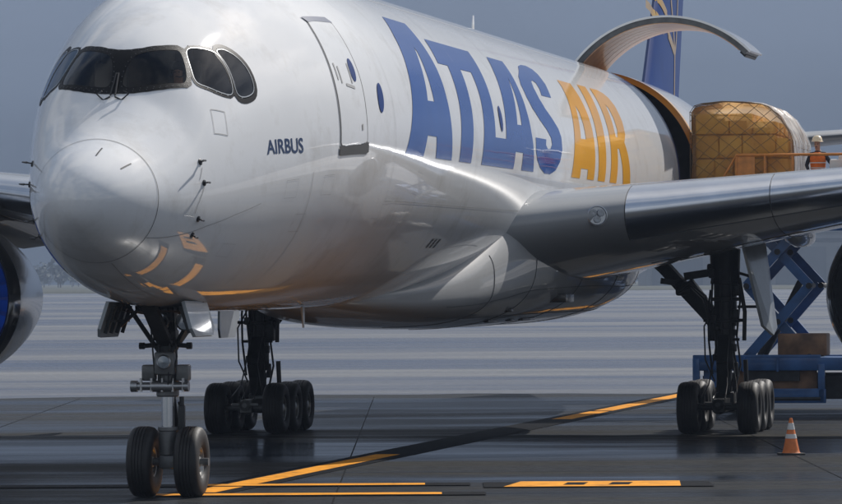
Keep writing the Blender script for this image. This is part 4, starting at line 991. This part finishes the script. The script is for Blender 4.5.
M['ymark'] = mat('yellow_paint', (.80,.33,.025), .6, 0, 0, .1, .25, 3, .002, 20); wear(M['ymark'], (.10,.06,.03), 1.6, .55, .72)
M['bmark'] = mat('black_border_paint', (.012,.013,.015), .6, 0, 0, .03, .3, 3)
sheet('ground', [(-1500,-150),(1500,-150),(1500,2600),(-1500,2600)], 0, M['apron'])
sheet('field', [(-1500,1057),(1500,1057),(1500,2599),(-1500,2599)], .05, M['grass'])
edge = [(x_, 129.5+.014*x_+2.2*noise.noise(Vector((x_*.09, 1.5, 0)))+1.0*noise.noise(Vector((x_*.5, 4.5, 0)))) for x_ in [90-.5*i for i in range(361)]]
sheet('shade_toned_stand', [(-90,-60),(90,-60)]+edge, .004, M['stand'])  # asphalt sheet; its far edge also draws the end of the ground shadow
g = MB()
for y in (70.5, 78.2, 85.9, 93.6, 101.3, 109.0, 116.7, 124.4): g.box((0, y, .009), (160,.02,.001))
for x in range(-42, 45, 8): g.box((x+.7, 90, .0095), (.02,76,.001))
o = g.build('pavement_joint', M['bmark'], None, smooth=False); o['kind'] = 'structure'
def gp(px, py):
    d = ray(px, py); t = -CAM.z/d.z; return (CAM+d*t).xy
def quad_line(a, b, w, z, m, name='taxi_line'):
    a = Vector(a); b = Vector(b); d = (b-a).normalized(); n = Vector((-d.y, d.x))*w/2
    return sheet(name, [a+n, b+n, b-n, a-n], z, m)
# coordinates below are ground metres
axd = Vector((sin(YAW), cos(YAW)))
CL0 = Vector((-3.78, 70.0))
cl = lambda t, off=0: CL0+axd*t+Vector((axd.y, -axd.x))*off
LA, LBp = Vector((-3.42,71.0)), Vector((7.55,130.5)); ld_ = (LBp-LA); pt = lambda t: LA+ld_*t
quad_line(pt(0.0), pt(1), .95, .012, M['bmark'], 'line_border')
for a, b in ((.005,.255),(.60,.70),(.71,.97)): quad_line(pt(a), pt(b), .46, .016, M['ymark'])
def hbar(x0, x1, y, w, m, z, nm): return sheet(nm, [(x0,y-w/2),(x1,y-w/2),(x1,y+w/2),(x0,y+w/2)], z, m)
hbar(-6.7, .75, 73.6, .9, M['bmark'], .020, 'line_border'); hbar(-3.38, .04, 73.6, .62, M['ymark'], .024, 'guide_line')
hbar(-3.6, .95, 70.4, .9, M['bmark'], .020, 'line_border'); hbar(-4.0, .29, 70.4, .62, M['ymark'], .024, 'guide_line')
hbar(.95, 4.5, 73.2, 1.7, M['bmark'], .020, 'line_border')
sheet('guide_line', [(1.25,72.4),(3.98,72.4),(4.06,74.2),(1.55,74.2)], .024, M['ymark'])
for x in (2.3, 3.0): sheet('paint_wear', [(x-.12,72.9),(x+.2,72.9),(x+.3,73.7),(x-.02,73.7)], .028, M['bmark'])
# ================================================================= FAR SIDE OF THE FIELD
random.seed(11)
def hangar(x0, x1, y, dep, h, m, label, ribs=True):
    r = empty('hangar', ((x0+x1)/2, y, 0)); tag(r, label, 'building')
    cx = (x0+x1)/2; w = x1-x0
    g = MB(); g.box((0,dep/2,h/2), (w,dep,h)); g.build('wall', m, r, smooth=False)
    g = MB(); n = 16
    for k in range(n+1):
        t = k/n; zz = h+.16*h*sin(pi*t); g.v += [Vector((-w/2-1+(w+2)*t, -1, zz+.3)), Vector((-w/2-1+(w+2)*t, dep+1, zz+.3)), Vector((-w/2-1+(w+2)*t, dep+1, h-.2)), Vector((-w/2-1+(w+2)*t, -1, h-.2))]
    for k in range(n):
        for e in range(4): g.f.append((4*k+e,4*k+(e+1)%4,4*k+4+(e+1)%4,4*k+4+e)); g.m.append(0)
    g.build('roof', M['bldg'], r, smooth=False)
    nd = max(2, int(w/18))
    for k in range(nd):
        g = MB(); x = -w/2+w*(k+.5)/nd; g.box((x,-.15,h*.36), (w/nd*.8,.3,h*.72)); 
        for j in range(5): g.box((x-w/nd*.4+w/nd*.8*j/4,-.35,h*.36), (.35,.15,h*.72))
        g.build('hangar_door', M['bldg2'] if m is M['bldg'] else M['bldg'], r, smooth=False)
    g = MB(); g.box((0,-.1,h*.84), (w*.9,.25,h*.07)); g.build('window_band', M['bwin'], r, smooth=False)
hangar(72, 190, 1500, 60, 17, M['bldg2'], 'long pale hangar across the field behind the cargo loader')
hangar(26, 62, 1560, 40, 10, M['bldg'], 'low grey shed across the field seen between the main wheels and the loader')
hangar(-40, 14, 1600, 50, 9, M['bldg'], 'low dark shed far across the field behind the belly of the jet')
hangar(-190, -138, 1580, 40, 8, M['bldg'], 'small grey building at far left across the field behind the blue engine')
g = MB(); leafs = []
trunk = MB()
for k in range(420):
    x = random.uniform(-150, 175); y = random.uniform(1650, 2500)
    x *= 2.2
    h = random.uniform(6, 10) if random.random() < .85 else random.uniform(9, 12); rad = h*random.uniform(.32,.5)
    trunk.tube([(x,y,-.2),(x,y,h*.6)], .22, 5, r2=.1)
    for _ in range(46):
        a = random.uniform(0, 2*pi); u = random.random()**.5*rad; zz = h*.3+h*.7*random.random()
        u *= max(.25, sin(pi*min(1, (zz-h*.2)/(h*.85))))
        c = Vector((x+u*cos(a), y+u*sin(a), zz)); s_ = random.uniform(.7,1.5)
        d1 = Vector((random.uniform(-1,1),random.uniform(-1,1),random.uniform(-1,1))).normalized(); d2 = d1.orthogonal().normalized()
        g.add([c+d1*s_, c+d2*s_, c-d1*s_, c-d2*s_], [(0,1,2,3)])
g.keep = True
wd = g.build('far_woods', M['leaf'], None, smooth=False); wd['kind'] = 'stuff'; wd['label'] = 'dim treeline fading into haze at the far edge of the field'; wd['category'] = 'trees'
tk = trunk.build('far_tree_trunks', M['bark'], wd, smooth=False); tk['kind'] = 'stuff'
# ================================================================= AIR
HAZE = 1
if HAZE:
    g = MB(); g.box((0, 1225, 99), (3010, 2760, 202)); hz = g.build('haze', [], None, smooth=False)
    hm = bpy.data.materials.new('haze_air'); hm.use_nodes = True; nt = hm.node_tree; nt.nodes.clear()
    o_ = nt.nodes.new('ShaderNodeOutputMaterial'); v = nt.nodes.new('ShaderNodeVolumePrincipled'); v.inputs['Density'].default_value = HAZE_D
    v.inputs['Color'].default_value = (.58,.72,.98,1); nt.links.new(v.outputs[0], o_.inputs['Volume'])
    hz.data.materials.append(hm); hz['kind'] = 'stuff'; hz['label'] = 'thin bluish haze over the whole airfield'; hz['category'] = 'haze'
# ================================================================= LIGHT
SUN = Vector((.49,.58,.65)).normalized()
el = math.asin(SUN.z); az = atan2(SUN.x, SUN.y)
w = bpy.data.worlds.new('World'); SC.world = w; w.use_nodes = True; nt = w.node_tree; N = nt.nodes; Lk = nt.links
bg = N['Background']; bg.inputs['Strength'].default_value = .1
sky = N.new('ShaderNodeTexSky'); sky.sky_type = 'NISHITA'; sky.sun_disc = False; sky.sun_elevation = el; sky.sun_rotation = az; sky.dust_density = 2; sky.air_density = 1.2
tc = N.new('ShaderNodeTexCoord'); sp = N.new('ShaderNodeSeparateXYZ'); Lk.new(tc.outputs['Generated'], sp.inputs[0])
def rmp(src, a, b, c, d, smooth=True):
    r = N.new('ShaderNodeMapRange'); r.interpolation_type = 'SMOOTHSTEP' if smooth else 'LINEAR'
    for i, q in zip((1,2,3,4), (a,b,c,d)): r.inputs[i].default_value = q
    Lk.new(src, r.inputs[0]); return r.outputs[0]
def mixc(f, a, b):
    m = N.new('ShaderNodeMix'); m.data_type = 'RGBA'
    for i, s in ((0, f), (6, a), (7, b)):
        if isinstance(s, tuple): m.inputs[i].default_value = (*s, 1)
        elif isinstance(s, (int, float)): m.inputs[i].default_value = s
        else: Lk.new(s, m.inputs[i])
    return m.outputs[2]
mp = N.new('ShaderNodeMapping'); mp.inputs['Scale'].default_value = (1.6,1.6,3.6); Lk.new(tc.outputs['Generated'], mp.inputs[0])
nz = N.new('ShaderNodeTexNoise'); nz.inputs['Scale'].default_value = 1.5; nz.inputs['Detail'].default_value = 7; nz.inputs['Roughness'].default_value = .55; Lk.new(mp.outputs[0], nz.inputs['Vector'])
cloud = mixc(rmp(nz.outputs[0], .42, .60, 0, 1), (1.5,2.1,3.1), (6.6,6.6,6.7))          # high broken cloud (divided by the strength)
high = mixc(rmp(nz.outputs[0], .30, .50, .25, .8), sky.outputs[0], cloud)
# dark storm bank low in the +Y half of the sky
bank = mixc(rmp(sp.outputs['Z'], .0, .065, 0, 1), (.30,.43,.62), (1.10,1.38,1.88))
nb = N.new('ShaderNodeTexNoise'); nb.inputs['Scale'].default_value = 9; nb.inputs['Detail'].default_value = 5; mpb = N.new('ShaderNodeMapping'); mpb.inputs['Scale'].default_value = (1,1,3); Lk.new(tc.outputs['Generated'], mpb.inputs[0]); Lk.new(mpb.outputs[0], nb.inputs['Vector'])
vm = N.new('ShaderNodeVectorMath'); vm.operation = 'SCALE'; Lk.new(bank, vm.inputs[0]); Lk.new(rmp(nb.outputs[0], .3, .7, .84, 1.16), vm.inputs['Scale']); bank = vm.outputs[0]
mk = N.new('ShaderNodeMath'); mk.operation = 'MULTIPLY'; Lk.new(rmp(sp.outputs['Z'], .10, .42, 1, 0), mk.inputs[0]); Lk.new(rmp(sp.outputs['Y'], -.35, .55, 0, 1), mk.inputs[1])
Lk.new(mixc(mk.outputs[0], high, bank), bg.inputs['Color'])
sd = bpy.data.lights.new('sun', 'SUN'); sd.energy = 4.7; sd.angle = R(.53); sd.color = (1, .955, .90); so = bpy.data.objects.new('sun', sd); COL.objects.link(so)
so.rotation_euler = SUN.to_track_quat('Z', 'Y').to_euler(); so.location = (60,40,80)
cd = bpy.data.cameras.new('camera'); cam = bpy.data.objects.new('camera', cd); COL.objects.link(cam); SC.camera = cam
r_, u_, f_ = cam_matrix(); m = Matrix((r_, u_, -f_)).transposed().to_4x4(); m.translation = CAM; cam.matrix_world = m
cd.sensor_width = 36; cd.lens = F_PX/842*36; cd.clip_start = 1; cd.clip_end = 20000
SC.view_settings.view_transform = 'Standard'; SC.view_settings.look = 'None'; SC.view_settings.gamma = 1; SC.view_settings.use_curve_mapping = False; SC.view_settings.exposure = 0
SC.cycles.volume_step_rate = 8; SC.cycles.volume_max_steps = 32; SC.cycles.max_bounces = 10; SC.cycles.transparent_max_bounces = 16; SC.cycles.volume_bounces = 0
SC.cycles.use_denoising = True; SC.cycles.caustics_reflective = False
